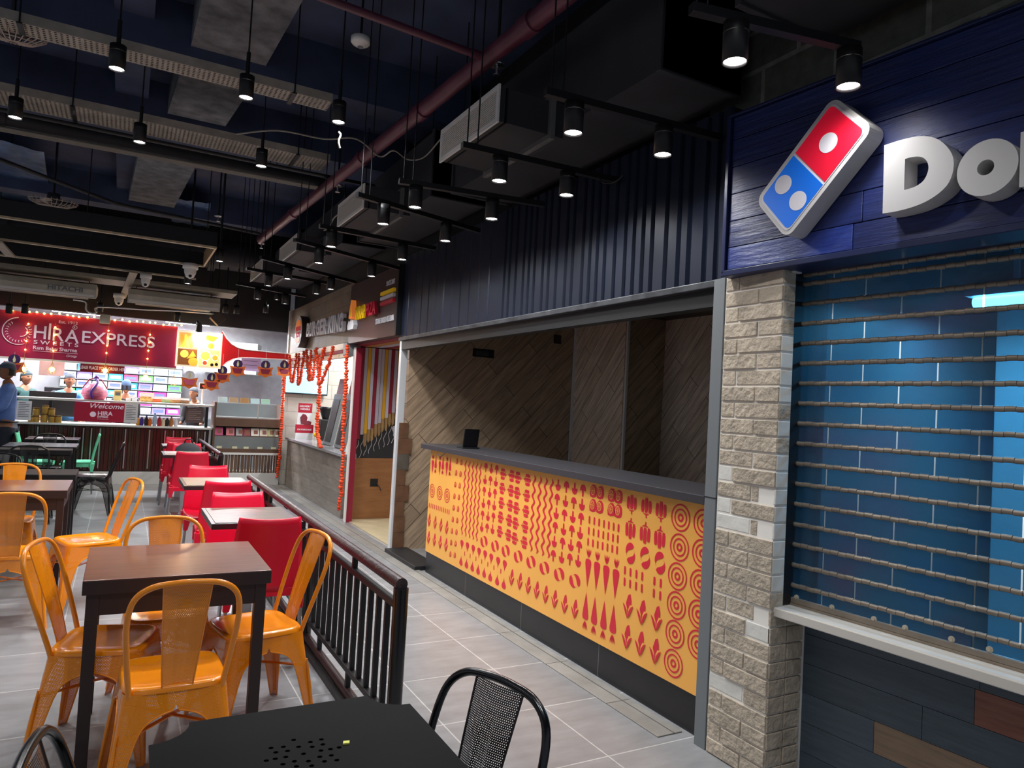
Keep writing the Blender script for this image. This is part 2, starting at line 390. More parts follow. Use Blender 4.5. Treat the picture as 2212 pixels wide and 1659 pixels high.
def citrus(c, r_):
    shape(c, [(-.45,-.5),(0,-.56),(.45,-.45),(.58,-.1),(.5,.3),(.25,.5),(-.1,.5),(-.42,.25),(-.52,-.15)], r_*2.1, r_*2.3)
    for s_, m_, z in ((.86, 0, Z*1.5), (.7, 1, Z*2)):
        for i in range(8 if m_ else 1):
            if m_:
                a0 = i*PI/4+.12; a1 = (i+1)*PI/4-.12
                mb.flat([(c[0]-.1*r_+.1*r_*math.cos((a0+a1)/2), c[1]+.1*r_*math.sin((a0+a1)/2))]+[(c[0]-.1*r_+r_*.75*s_*math.cos(a), c[1]+r_*s_*math.sin(a)) for a in (a0, (a0+a1)/2, a1)], z, 1)
            else: mb.flat([(c[0]-.1*r_+r_*.8*s_*math.cos(2*PI*j/16), c[1]+r_*s_*math.sin(2*PI*j/16)) for j in range(16)], z, 0)
for x, y in ((1912,598),(1903,812),(1888,1022),(1880,1232),(1870,1440),(1858,1652)): ring(cp(x, y), .0685)
for x, y in ((2078,640),(2068,857),(2052,1077),(2040,1297),(2034,1517)): ring(cp(x, y), .0685)
for x, y in ((113,402),(167,418),(221,438)): ring(cp(x, y), .06)
for i, y in enumerate((445, 470, 497)):
    c = cp(1558+i*106, y+52); pepper(c, .088, .115, -1)
for i, y in enumerate((680, 712, 745)): pepper(cp(1548+i*106, y), .090, .125)
for i, y in enumerate((855, 888, 925)): chili(cp(1548+i*107, y), .108, 1.0)
for i, (x, y) in enumerate(((1509,978),(1549,992),(1592,1006),(1634,1022),(1506,1060),(1546,1076),(1589,1092),(1631,1108),(1722,1056),(1768,1072),(1718,1144),(1764,1162))): dash(cp(x, y), .015, .045)
for x0, y0 in ((1532,1235),(1632,1280),(1738,1325),(1522,1458),(1620,1506),(1728,1560)): corn(cp(x0, y0), .135)
for i in range(8): corn(cp((688,748,808,870,934,1000,1072,1146)[i], (1028,1055,1085,1118,1150,1184,1220,1256)[i]), .12)
for r_, yy in ((0, 612), (1, 738)):
    for i in range(4): corn(cp(92+i*42-r_*5, yy+i*18), .12)
for i in range(4):
    c = cp((1238,1302,1370,1440)[i], (985,1035,1050,1080)[i]); carrot(cp((1240,1303,1370,1440)[i], (998,1022,1050,1080)[i]), .165, 1, .062)
    carrot(cp((1225,1288,1356,1424)[i], (1235,1268,1300,1328)[i]), .16, -1, .062)
for i in range(7): chili(cp((488,568,645,735,828,925,1032)[i], (770,802,838,878,918,962,1008)[i]), .112, -.5)
chili(cp(1145, 1055), .112, -.5)
for i in range(8):
    x = (328,368,410,452,496,540,590,638)[i]; y = (795,812,832,852,872,896,922,946)[i]
    shape(cp(x, y), DROP, .062, .078, -1); shape(cp(x-6, y+112+i*2), DROP, .062, .078, 1)
    if i < 7: dash(cp(x+20, y+62), .012, .035)
for i in range(5): 
    q = cp(345+i*27+12, 180+i*6); q2 = cp(328+i*27, 722+i*12); wave(q[0], q2[1], q[1], .011, .064, .019)
for i in range(4):
    q = cp(855+i*42, 290+i*9); q2 = cp(830+i*39, 842+i*15); wave(q[0], q2[1], q[1], .014, .078, .022)
for c_ in range(3):
    for r_ in range(6): shape(cp(502+c_*39-r_*6, 235+c_*8+r_*86), MUSH, .058, .072, 1 if (r_+c_) % 2 == 0 else -1)
for c_ in range(4):
    for r_ in range(6): shape(cp(1025+c_*60-r_*7, 362+c_*13+r_*102), MUSH, .060, .072, -1 if (r_+c_) % 2 == 0 else 1)
for c_ in range(4):
    for r_ in range(5): pepper(cp((627,688,735,803)[c_]-r_*6, (282,295,308,325)[c_]+r_*(104+c_*3)), .086, .104, 1, PI/2 if c_ in (1, 3) else -PI/2)
for r_ in range(9):
    for k in range(2): citrus(cp(292+k*32-r_*6, 188+k*8+r_*84), .019)
for gx, gy in ((1280,402),(1413,432)):
    for r_ in range(2):
        for k in range(2): citrus(cp(gx+k*50-r_*4, gy+k*12+r_*104), .031)
for r_ in range(3):
    for i in range(7): dash(cp(1252+i*35-r_*5, 612+i*10+r_*80), .015, .045)
for i in range(12): dash(cp(92+i*13, 506+i*4.5), .014, .042)
for i in range(3):
    carrot(cp(116+i*51, 232+i*8), .125, 1, .052); carrot(cp(140+i*52, 190+i*8), .12, -1, .052)
mb.build('front_panel', [yellow_pn, red_ink], ctr)
mb = MB(ctr_t); mb.box((XW-.05, Y1c, 1.10), (XW+.42, Y0c+.13, 1.143)); mb.build('worktop', darkgrey, ctr, bevel=.003)
kick = tiles('black granite', '1d1d20', '242427', '6a6a6a', .9, .5, .0025, .35, 'YZ', offset=0, var=.1)
mb = MB(ctr_t); mb.box((XW+.01, Y1c, 0), (XW+.05, Y0c, .19)); mb.build('plinth', kick, ctr)
mb = MB(ctr_t); mb.box((XW+.05, Y1c, .0), (XW+.35, Y0c, 1.10)); mb.build('carcass', darkgrey, ctr)
q = thing('threshold_stone', 'black stone threshold slab beside the yellow counter', 'threshold', (XW+.03, 6.45, 0))
MB().box((-.1, -.42, 0), (.14, .42, .04)).build('slab', black, q, bevel=.006)
# tablet on stand left on the counter
p = PX(1010, 968, XW+.15)
q = thing('tablet_stand', 'black tablet standing upright on the dark counter top', 'tablet', (XW+.17, p.y, 1.143))
MB(Matrix.Rotation(.18, 4, 'X')).box((-.07, -.008, 0.01), (.07, .006, .17)).build('screen', blackgloss, q, bevel=.004)
MB().box((-.08, -.03, 0), (.08, .10, .012)).build('base', black, q, bevel=.003)
mb = MB(); mb.tube(smoothpath([(XW-.052, 5.72, 1.11), (XW-.058, 5.66, 1.072), (XW-.058, 5.60, 1.068), (XW-.052, 5.54, 1.10)]), .003, 6)
tag(mb.build('loose_cable', black), 'thin black cable loop hanging under the counter top edge', 'cable')
p = PX(1532, 1002, XW+.5); q = thing('card_reader', 'small black device at the right end of the counter top', 'device', (XW+.2, 2.62, 1.143))
MB().box((-.05, -.03, 0), (.05, .05, .03)).build('body', black, q, bevel=.006); MB().box((-.04, -.03, .03), (.04, .03, .075)).build('screen', black, q, bevel=.005)

# ---------------------------------------------------------------- corrugated navy fascia
fz0, fz1 = 2.17, 3.0
fas = thing('corrugated_fascia', 'dark navy corrugated metal fascia above the empty counter opening', 'fascia', (XW, 4.7, fz0))
ft = Matrix.Translation((-XW, -4.7, -fz0))
mb = MB(ft @ Matrix.Translation((XW, 0, 0)) @ WALL_R)
ys = []; y = -6.95
while y < -2.50:
    far = y < -4.9
    wv, g = (random.choice((.05, .07, .085)), .02) if not far else (.16, .012)
    dpt = .018 if not far else .008
    ys += [(y, 0), (y+.008, dpt), (y+wv, dpt), (y+wv+.008, 0)]; y += wv+.008+g
ys.append((-2.46, 0))
vs = [(a, z, b) for a, b in ys for z in (fz0, fz1)]
mb.add(vs, [(2*i, 2*i+2, 2*i+3, 2*i+1) for i in range(len(ys)-1)])
mb.build('ribbed_sheet', navy_m, fas)
MB(ft).box((XW+.002, 2.46, fz0), (XW+.06, 6.95, fz1)).build('backing', black, fas)
MB(ft).box((XW-.03, 2.495, fz0-.035), (XW+.10, 6.95, fz0)).build('bottom_trim', mat('weathered dark trim', '4a4c50', .4, .5, var=.4, scale=12), fas, bevel=.004)
MB(ft).box((XW+.01, 2.495, fz0-.12), (XW+.09, 6.95, fz0-.035)).build('inner_rail', black, fas)

# ---------------------------------------------------------------- grey post, brick pillar
q = thing('steel_post', 'tall grey steel post between counter and brick pillar', 'post', (XW-.02, 2.455, 0))
MB().box((-.03, -.035, 0), (.06, .035, 2.165)).build('shaft', grey_m, q, bevel=.002)
MB().box((-.032, -.037, 1.14), (.06, .037, 1.143)).build('joint_line', black, q)
bx, by0, by1 = 2.42, 2.085, 2.415
pil = thing('brick_pillar', 'pale split-stone brick pillar between yellow counter and blue shutter', 'pillar', (bx, (by0+by1)/2, 0))
brick_m = mat('rough beige brick', 'b5a896', .9, var=.22, scale=9, bump=1.0, bscale=38)
brick_w = mat('broken white plaster patch', 'dcdad2', .9, bump=.3, bscale=20, var=.08)
mort = mat('white mortar', 'f2eee6', .9)
core = MB(T(-bx, -(by0+by1)/2, 0)); core.box((bx+.006, by0+.003, 0), (bx+.08, by1, 2.165), 0); core.box((bx+.08, by0+.006, 0), (bx+.30, by1, .72), 0); core.box((bx+.08, by0+.006, .72), (bx+.30, by1, 2.165), 1); core.build('core', [mort, black], pil)
mb = MB(T(-bx, -(by0+by1)/2, 0)); random.seed(3)
rows = 30; rh = 2.165/rows
white = {(12, 0), (13, 1), (14, 0), (15, 0), (15, 1), (20, 1), (21, 1), (25, 0), (11, 2)}
for r_ in range(rows):
    z0 = r_*rh+.0045; z1 = (r_+1)*rh-.0045; top = rows-1-r_
    cuts = [by1, by1-.085, by0] if r_ % 2 else [by1, by1-.20, by0]
    for k in range(2):
        d = random.uniform(0, .006); wm = 1 if (top, k) in white else 0
        if top in (13, 15, 20) and k == 1:
            ym = cuts[k+1]+.09
            mb.box((bx+.004, cuts[k]-.003, z0), (bx+.02, ym, z1), 0); mb.box((bx+.008, ym, z0), (bx+.02, cuts[k+1], z1), 1); continue
        mb.box((bx+(.004 if wm else d-.004), cuts[k]-.005, z0), (bx+.02, cuts[k+1]+(.003 if k == 0 else 0), z1), wm)
    # return face towards the shutter
    deep = .20 if r_*rh < .72 else .075
    wm = 1 if (top in (4, 5, 6, 7, 9, 11, 12, 13, 14, 15, 16, 17, 18)) and r_*rh > .72 else 0
    if deep > .1: mb.box((bx+.004, by0-.004-random.uniform(0, .004), z0), (bx+.10, by0+.01, z1), 0); mb.box((bx+.106, by0-.004-random.uniform(0, .004), z0), (bx+deep, by0+.01, z1), 0)
    else: mb.box((bx+.004, by0-.003, z0), (bx+.075, by0+.01, z1), wm)
mb.build('brickwork', [brick_m, brick_w], pil, bevel=.003)
# ---------------------------------------------------------------- blue wood sign board with logo and letters
nx = Vector((1, 0.085, 0)).normalized(); ux = Vector((0.085, -1, 0)).normalized(); SP = Vector((2.36, 2.38, 0))
SF = Matrix(((ux.x, 0, -nx.x, SP.x), (ux.y, 0, -nx.y, SP.y), (0, 1, 0, 0), (0, 0, 0, 1)))      # the pizza shop front is turned 5 degrees
def D(x, y, off=0.0):                                  # (u, v) on the pizza front, `off` metres behind the sign board face
    r = ray(x, y); o = Vector((0, 0, HC)); P0 = SP+nx*off
    t = (P0-o).dot(nx)/r.dot(nx); q = o+r*t
    return ((q-SP).dot(ux), q.z)
def c5(x, y): return (1500+x/2.937, 1094+y/2.937)
def c6(x, y): return (1560+x/2.765, y/2.765)
ULEN = 1.75
blue_w = wood('navy painted wood grain', '131f4e', '1d2c68', .38, (1.2, 14, 14), 3.0, bump=.5)
sgn = thing('shop_sign', 'deep blue wooden sign board with a domino tile logo and white letters', 'sign'); sgn.matrix_world = SF
zt0, zt1 = 2.165, 2.885
MB().box((0.0, zt0, -.24), (ULEN, zt1, -.02)).build('board_back', blue_w, sgn)
mb = MB(); z = zt0+.02
rowz = [zt0+.018, 2.285, 2.405, 2.53, 2.655, 2.78, zt1]
for k in range(6):
    if k == 0: mb.box((.025, rowz[0], -.02), (.62, rowz[1]-.003, -.002), 1); mb.box((.622, rowz[0], -.02), (ULEN, rowz[1]-.003, -.006), 0)
    elif k == 1: mb.box((.025, rowz[1], -.02), (.655, rowz[2]-.003, -.003), 0); mb.box((.657, rowz[1], -.02), (ULEN, rowz[2]-.003, -.005), 0)
    else: mb.box((.025, rowz[k], -.02), (ULEN, rowz[k+1]-.003, -.004), 0)
mb.build('planks', [blue_w, wood('lighter navy wood grain', '1c2f78', '2a3f8c', .35, (2.5, 14, 14), 3.5, bump=.6)], sgn, bevel=.002)
mb = MB(); mb.box((0, zt0, -.24), (.02, zt1, .012)); mb.box((0, zt0-.012, -.24), (ULEN, zt0+.014, .012)); mb.box((0, zt1, -.24), (ULEN, zt1+.012, .012)); mb.build('frame', mat('navy painted frame', '15204a', .4), sgn, bevel=.003)
mb = MB(); mb.box((.20, zt0-.017, -.13), (.32, zt0-.0121, -.08)); mb.build('label', paper, sgn)
# domino tile logo
off = -.11
cs = [D(*p, off) for p in (c6(186,1196), c6(372,1425), c6(893,752), c6(652,566))]       # left, bottom, right, top tips of the square-cornered outline
def q4(s, t):
    a, b, c, d = cs
    return tuple((1-s)*(1-t)*a[i]+s*(1-t)*b[i]+s*t*c[i]+(1-s)*t*d[i] for i in range(2))
def rr(s0, t0, s1, t1, rs, rt): return [q4(s, t) for s, t in [(s1-rs+rs*math.cos(a), t1-rt+rt*math.sin(a)) for a in [i*PI/10 for i in range(6)]]+[(s0+rs+rs*math.cos(a), t1-rt+rt*math.sin(a)) for a in [PI/2+i*PI/10 for i in range(6)]]+[(s0+rs+rs*math.cos(a), t0+rt+rt*math.sin(a)) for a in [PI+i*PI/10 for i in range(6)]]+[(s1-rs+rs*math.cos(a), t0+rt+rt*math.sin(a)) for a in [1.5*PI+i*PI/10 for i in range(6)]]]
lg = bpy.data.objects.new('logo_tile', None)
mb = MB(); mb.prism(rr(0, 0, 1, 1, .17, .085), .0, .095)
casing = mb.build('logo_casing', mirror_w, sgn, bevel=.006, seg=3)
MB().prism(rr(.07, .035, .93, .965, .11, .055), .095, .098).build('logo_face', mat('logo white face', 'd9d6de', .35), casing)
def sq(s0, t0, s1, t1, m, nm, tr, br):
    pts = []
    rs, rt = .09, .045
    pts += [q4(s1-(rs-rs*math.cos(a) if tr else 0), t1-(rt-rt*math.sin(a) if tr else 0)) for a in ([0, PI/8, PI/4, 3*PI/8, PI/2] if tr else [0])]
    pts += [q4(s0+(rs-rs*math.sin(a) if tr else 0), t1-(rt-rt*math.cos(a) if tr else 0)) for a in ([0, PI/8, PI/4, 3*PI/8, PI/2] if tr else [0])]
    pts += [q4(s0+(rs-rs*math.cos(a) if br else 0), t0+(rt-rt*math.sin(a) if br else 0)) for a in ([0, PI/8, PI/4, 3*PI/8, PI/2] if br else [0])]
    pts += [q4(s1-(rs-rs*math.sin(a) if br else 0), t0+(rt-rt*math.cos(a) if br else 0)) for a in ([0, PI/8, PI/4, 3*PI/8, PI/2] if br else [0])]
    MB().prism(pts, .098, .0995).build(nm, m, casing)
sq(.085, .505, .915, .945, mat('logo red', 'c8102e', .4, emit=.25), 'red_square', 1, 0)
sq(.085, .055, .915, .482, mat('logo blue', '0a5fc4', .4, emit=.25), 'blue_square', 0, 1)
for s_, t_ in ((.5, .725), (.28, .265), (.72, .265)):
    c_ = q4(s_, t_)
    MB().prism([(c_[0]+.0385*math.cos(a*PI/16), c_[1]+.0385*math.sin(a*PI/16)) for a in range(32)], .0995, .101).build('white_dot', MATS['logo white face'], casing)
def resamp(pts, n):
    P = [Vector(p) for p in pts]+[Vector(pts[0])]; L_ = [0]
    for i in range(len(P)-1): L_.append(L_[-1]+(P[i+1]-P[i]).length)
    out = []
    for k in range(n):
        d = L_[-1]*k/n; i = max(j for j in range(len(L_)-1) if L_[j] <= d+1e-9)
        out.append(P[i].lerp(P[i+1], (d-L_[i])/max(1e-9, L_[i+1]-L_[i])))
    return out
def hollow(mb, outer, inner, z0, z1):
    n = len(outer)
    A = [(p[0], p[1], z1) for p in outer]; B = [(p[0], p[1], z1) for p in inner]; Cc = [(p[0], p[1], z0) for p in outer]; Dd = [(p[0], p[1], z0) for p in inner]
    mb.add(A+B, [(i, (i+1) % n, n+(i+1) % n, n+i) for i in range(n)]); mb.add(Cc+Dd, [(i, n+i, n+(i+1) % n, (i+1) % n) for i in range(n)])
    mb.add(Cc+A, [(i, (i+1) % n, n+(i+1) % n, n+i) for i in range(n)]); mb.add(Dd+B, [(i, n+i, n+(i+1) % n, (i+1) % n) for i in range(n)])
    return mb
off = -.085
Dl = [D(*c6(x, y), off) for x, y in ((958,1275),(1040,1262),(1150,1232),(1250,1185),(1340,1110),(1380,1015),(1372,920),(1300,838),(1200,812),(1080,832),(968,868))]
Di = [D(*c6(x, y), off) for x, y in ((1086,1135),(1120,1126),(1165,1108),(1205,1075),(1230,1020),(1228,975),(1205,945),(1172,935),(1140,938),(1112,943),(1092,950))]
Dl = smoothpath([(*p, 0) for p in Dl], 4); Di = smoothpath([(*p, 0) for p in Di], 4)
hollow(MB(), [(p.x, p.y) for p in Dl], [(p.x, p.y) for p in Di], -.002, .085).build('letter', mirror_w, sgn, bevel=.006, seg=3)
c_ = D(*c6(1580, 1000), off); ci = D(*c6(1573, 1000), off); rO = (D(*c6(1762, 1000), off)[0]-D(*c6(1397, 1000), off)[0])/2
hollow(MB(), [(c_[0]+rO*math.cos(i*PI/20), c_[1]+rO*1.02*math.sin(i*PI/20)) for i in range(40)], [(ci[0]+rO*.28*math.cos(i*PI/20), ci[1]+rO*.28*math.sin(i*PI/20)) for i in range(40)], -.002, .085).build('letter', mirror_w, sgn, bevel=.006, seg=3)
m0 = D(*c6(1783, 790), off); m1 = D(*c6(1781, 1118), off); hM = m0[1]-m1[1]; x0 = m0[0]
MB().prism([(x0, m1[1]), (x0+.055, m1[1]), (x0+.055, m0[1]-.09), (x0+.10, m1[1]+.02), (x0+.14, m1[1]+.02), (x0+.185, m0[1]-.09), (x0+.185, m1[1]), (x0+.24, m1[1]), (x0+.24, m0[1]), (x0+.18, m0[1]), (x0+.12, m0[1]-.11), (x0+.06, m0[1]), (x0, m0[1])], -.002, .085).build('letter', mirror_w, sgn, bevel=.006, seg=3)

# ---------------------------------------------------------------- roller shutter
def shutter_mat():
    m = bpy.data.materials.new('blue translucent slats'); m.use_nodes = True; nt = m.node_tree; N = nt.nodes; L = nt.links; b = N['Principled BSDF']
    tc = N.new('ShaderNodeTexCoord'); n = N.new('ShaderNodeTexNoise'); n.inputs['Scale'].default_value = 2.2; n.inputs['Detail'].default_value = 2
    L.new(tc.outputs['Object'], n.inputs['Vector'])
    r = N.new('ShaderNodeValToRGB'); L.new(n.outputs['Fac'], r.inputs[0]); e = r.color_ramp.elements
    e[0].position = .38; e[0].color = col('2a5a82'); e[1].position = .66; e[1].color = col('5e4c68')
    k = e.new(.5); k.color = col('3a6278')
    L.new(r.outputs[0], b.inputs['Base Color']); b.inputs['Roughness'].default_value = .16; b.inputs['Specular IOR Level'].default_value = .9; b.inputs['Metallic'].default_value = .25
    n2 = N.new('ShaderNodeTexNoise'); n2.inputs['Scale'].default_value = 18; n2.inputs['Detail'].default_value = 4; L.new(tc.outputs['Object'], n2.inputs['Vector'])
    bp = N.new('ShaderNodeBump'); bp.inputs['Strength'].default_value = .12; bp.inputs['Distance'].default_value = .01; L.new(n2.outputs['Fac'], bp.inputs['Height']); L.new(bp.outputs[0], b.inputs['Normal'])
    tr = N.new('ShaderNodeBsdfTransparent'); tr.inputs[0].default_value = (.30, .70, .95, 1); ms = N.new('ShaderNodeMixShader'); ms.inputs[0].default_value = .55
    L.new(b.outputs[0], ms.inputs[1]); L.new(tr.outputs[0], ms.inputs[2]); L.new(ms.outputs[0], N['Material Output'].inputs[0])
    return m
slat_m = shutter_mat(); bar_m = mat('worn bronze steel', '8a7e70', .45, .3, var=.15, scale=14)
sh = thing('roller_shutter', 'closed rolling shutter of blue translucent slats joined by bronze hinge bars', 'shutter'); sh.matrix_world = SF
ub = .24                                              # where the shutter curtain begins, beside the pillar
zr = [.742+.0862*(i+1)-.012 for i in range(17)]
so = -.175
for i in range(17):
    z0 = zr[i-1] if i else .76
    z1 = zr[i]
    if z1 > 2.15: z1 = 2.148
    if z0 > 2.13: break
    mb = MB(); n = 0
    jit = [ub+.02, ub+.20+(i % 2)*.14]
    while jit[-1] < ULEN+.1: jit.append(jit[-1]+.285)
    jit[-1] = ULEN+.1
    for a, b_ in zip(jit[:-1], jit[1:]):
        mb.box((a+.003, z0+.006, so-.006), (b_-.003, z1-.006, so))
    mb.build('slat', slat_m, sh, bevel=.0025)
    mb = MB(); x = ub
    while x < ULEN+.1:
        k = int((x-ub)/.034) % 2
        mb.cyl((x, z1+(.0008 if k else -.0008), so+.002), (x+.0325, z1+(.0008 if k else -.0008), so+.002), .0100, n=10); x += .034
    mb.build('hinge_bar', bar_m, sh)
mb = MB(); mb.box((ub, .725, so-.012), (ULEN+.1, .742, so+.012)); mb.box((ub, .742, so-.008), (ULEN+.1, .765, so+.008)); mb.build('bottom_rail', bar_m, sh, bevel=.002)
for p in ((645,577),(870,640),(1137,715),(1335,771),(1630,843),(1872,908)):
    c_ = D(*c5(*p), .17); MB().cyl((c_[0], c_[1], so), (c_[0], c_[1], so+.005), .011, n=14).cyl((c_[0], c_[1], so+.005), (c_[0], c_[1], so+.009), .0055, n=10).build('bolt', mat('dull bolt metal', 'b8ad9a', .5), sh)
mb = MB(); mb.box((ub-.03, .70, so-.04), (ub+.01, 2.17, so-.01)); mb.build('guide_rail', black, sh)
# inside the shut shop, seen dimly through the slats
struct('wall_store', MB(SF).box((ub-.2, 0, -2.2), (ULEN+2.2, 2.9, -2.1)), mat('dull purple wall', '2c2238', .8, var=.3, scale=2))
struct('ceiling_store', MB(SF).box((ub-.2, 2.6, -2.1), (ULEN+2.2, 2.65, -.3)), black)
o = thing('kitchen_cabinet', 'tall pale cabinet dimly lit behind the blue shutter', 'cabinet'); o.matrix_world = SF  # pale block added to show as the bright patch through the slats
MB().box((.47, 0, -2.05), (1.65, 2.3, -1.6)).build('body', mat('pale cabinet', 'dfe6ea', .5), o, bevel=.004)
MB().box((.48, .05, -1.6), (1.05, 2.2, -1.58)).build('door', MATS['pale cabinet'], o, bevel=.003); MB().box((1.06, .05, -1.6), (1.64, 2.2, -1.58)).build('door', MATS['pale cabinet'], o, bevel=.003)
o = thing('tube_light', 'bright tube light glowing behind the shutter', 'light'); o.matrix_world = SF
MB().box((.60, 2.13, -1.05), (.98, 2.17, -.95)).box((.78, 2.17, -1.01), (.80, 2.6, -.99)).build('housing', white_p, o); MB().cyl((.62, 2.105, -1.0), (.96, 2.105, -1.0), .022, n=12).build('tube', mat('cool tube', 'ffffff', .3, emit=14, ehex='dff0ff'), o)
ld = bpy.data.lights.new('tube', 'AREA'); ld.shape = 'RECTANGLE'; ld.size = .6; ld.size_y = .08; ld.energy = 20; ld.color = (.85, .94, 1); lo = bpy.data.objects.new('tube_glow', ld); C.objects.link(lo); lo.parent = o; lo.location = (.8, 2.07, -1.0); lo.rotation_euler = (-PI/2, 0, 0)

# counter sill and tiled front of the pizza shop
q = thing('counter_sill', 'long white stone counter sill under the blue shutter', 'sill'); q.matrix_world = SF
u0 = D(1667, 1320, .06)[0]
mb = MB(); mb.box((u0, .695, -.30), (ULEN, .733, -.055)); mb.build('slab', mat('cream quartz', 'd8d2c8', .35), q, bevel=.004)
pl = thing('tiled_counter_front', 'dark slate plank tiles with two brown wood planks under the white sill', 'counter front'); pl.matrix_world = SF
slate = wood('slate wood tile', '434f59', '4f5c66', .45, (3, 30, 30), 2.0, bump=.15); brn1 = wood('red brown wood tile', '7d4a3a', '9a6350', .45, (3, 30, 30), 2.0, bump=.15); brn2 = wood('tan wood tile', '7a6450', '927a62', .45, (3, 30, 30), 2.0, bump=.15)
mb = MB(); mb.box((.2, 0, -.34), (ULEN, .695, -.268), 3)
zs = [0, .104, .229, .353, .478, .603, .693]; cutsr = {5: [.25, 1.0], 4: [.25, .985], 3: [.25, .81], 2: [.25, .63, 1.12], 1: [.25, .9], 0: [.25, .7]}
for k in range(6):
    cu_ = cutsr[k]+[ULEN]
    for j in range(len(cu_)-1):
        m_ = 1 if (k == 4 and j == 1) else 2 if (k == 2 and j == 1) else 0
        mb.box((cu_[j]+.001, zs[k]+.001, -.268), (cu_[j+1]-.001, zs[k+1]-.001, -.262), m_)
mb.build('tile_face', [slate, brn1, brn2, mat('grey grout', '77756f', .8)], pl)
# block wall showing over the fronts
blk = tiles('grey concrete blocks', '5c5b54', '504f49', '7d7b74', .40, .20, .012, .9, 'YZ', var=.3, nscale=12, bump=.5)
struct('wall_upper_far', MB().box((XW+.12, 2.75, 2.62), (XW+.25, 13, ZC)), mat('sooty black wall', '17181b', .8, var=.3, scale=3))  # plain near-black paint, mottled at random
struct('wall_upper', MB().box((XW+.12, -1.0, 2.62), (XW+.25, 2.75, ZC)), blk, 'rough grey concrete block wall above the shop signs')

# ---------------------------------------------------------------- wrap and pizza doorway
q = thing('corner_post', 'tall stainless steel edge post left of the empty counter opening', 'post', (XW+.05, 6.98, 0))
MB().box((-.04, -.03, 0), (.03, .03, 2.16)).build('shaft', MATS['bright aluminium'], q, bevel=.003)
q = thing('door_jamb', 'white door jamb strip beside the orange garland', 'jamb', (XW+.06, 8.70, 0))
MB().box((-.04, -.06, 0), (.03, .03, 2.16)).build('strip', white_p, q, bevel=.003); MB().box((-.03, -.074, 0), (.04, -.06, 2.16)).build('red_edge', mat('crimson paint', '8a1430', .5), q)
crim = MATS['crimson paint']; yel = mat('mustard paint', 'd29a1c', .5); lil = mat('pale lilac paint', 'b7b0bd', .5); woodl = wood('pale stick wood', '8a6a44', 'a58355', .5, (14, 14, 1.5), 3)
bd = thing('doorway_board', 'doorway panel of red, yellow and white vertical stripes over plain plywood', 'panel', (2.61, 8.8, 0))
MB().box((0, 0, .0), (.62, .03, .78)).build('plywood', wood('brown plywood', '8a5a34', '9c6a40', .5, (1.5, 1, 10), 2), bd)
MB().box((.22, -.004, .42), (.32, .001, .52)).build('cable_hole', black, bd)
MB().tube([(.30, -.01, .46), (.33, -.05, .42), (.35, -.07, .37)], .006, 6).build('cable', black, bd)
MB().box((0, .005, .78), (.62, .03, 2.2)).build('black_board', mat('chalk black', '26262a', .7), bd)
cl = [crim, lil, yel, lil, crim, lil, lil, yel, lil, crim, lil, yel, crim, lil]
wd = .62/len(cl)
for i, m_ in enumerate(cl):
    zb = 1.02+.035*i + (.02 if i % 2 else 0)
    sl = MB(); sl.box((i*wd+.002, -.02, zb), ((i+1)*wd-.002, .005, 2.18)); so_ = sl.build('stripe', m_, bd, bevel=.002)
    if 1 < i < 13: MB().add([(i*wd+.004, -.018, zb), ((i+1)*wd-.004, -.018, zb), ((i+1)*wd-.004, -.018, zb-.14), ((i+.5)*wd, -.018, zb-.17), (i*wd+.004, -.018, zb-.12)], [(0, 4, 3, 2, 1)]).add([(i*wd+.004, .004, zb), ((i+1)*wd-.004, .004, zb), ((i+1)*wd-.004, .004, zb-.14), ((i+.5)*wd, .004, zb-.17), (i*wd+.004, .004, zb-.12)], [(0, 1, 2, 3, 4)]).build('stick_end', woodl, so_)
mb = MB(); random.seed(5)
for i in range(9):
    x = .03+i*.06; z = 1.0+.028*i; pts = []
    for k in range(8): pts.append((x+.012*math.sin(k*1.3+i)-.004*k, .0, z-k*.035))
    mb.tube(smoothpath(pts, 3), .0035, 5)
mb.prism([(.52+.05*math.cos(a)*(1+.25*math.sin(5*a)), -(1.13+.11*math.sin(a)*(1+.2*math.cos(7*a)))) for a in [i*2*PI/28 for i in range(28)]], 0, .001) if False else None
sp = [(.53+.055*math.cos(a)*(1+.22*math.sin(5*a)), 1.14+.10*math.sin(a)*(1+.18*math.cos(7*a))) for a in [i*2*PI/28 for i in range(28)]]
mb.add([(x, .0, z) for x, z in sp], [tuple(range(28))])
mb.build('paint_drips', mat('grey white paint', 'b9b6ba', .6), bd)
struct('wall_door_side', MB().box((3.23, 7.02, 0), (3.29, 8.85, 2.6)), off_p)
struct('floor_doorway', MB().box((XW+.07, 7.03, 0), (3.25, 8.79, .012)), beige_st, 'beige stone floor inside the doorway')
mb = MB()
for i, m_ in enumerate((0, 1, 2, 0, 1)): mb.box((XW+.06+i*.12, 7.0, 2.19), (XW+.17+i*.12, 8.8, 2.21), m_)
o = tag(mb.build('striped_soffit', [crim, wood('amber wood', 'a86a30', 'bd8040', .5), lil], None), 'red and amber striped soffit board over the doorway', 'soffit')
o = thing('wrap_shop_sign', 'dark brown sign board with yellow and red wrap pizza lettering', 'sign', (XW-.03, 8.76, 2.2))
brown_s = mat('chocolate sign paint', '3e2428', .4)
o.matrix_world = T(XW-.05, 8.76, 0) @ WALL_R
MB().add([(0, 2.205, 0), (1.75, 2.195, 0), (1.75, 2.93, 0), (0, 2.93, 0), (0, 2.205, -.10), (1.75, 2.195, -.10), (1.75, 2.93, -.10), (0, 2.93, -.10)], [(0,1,2,3), (4,7,6,5), (0,4,5,1), (1,5,6,2), (2,6,7,3), (3,7,4,0)]).build('board', brown_s, o)
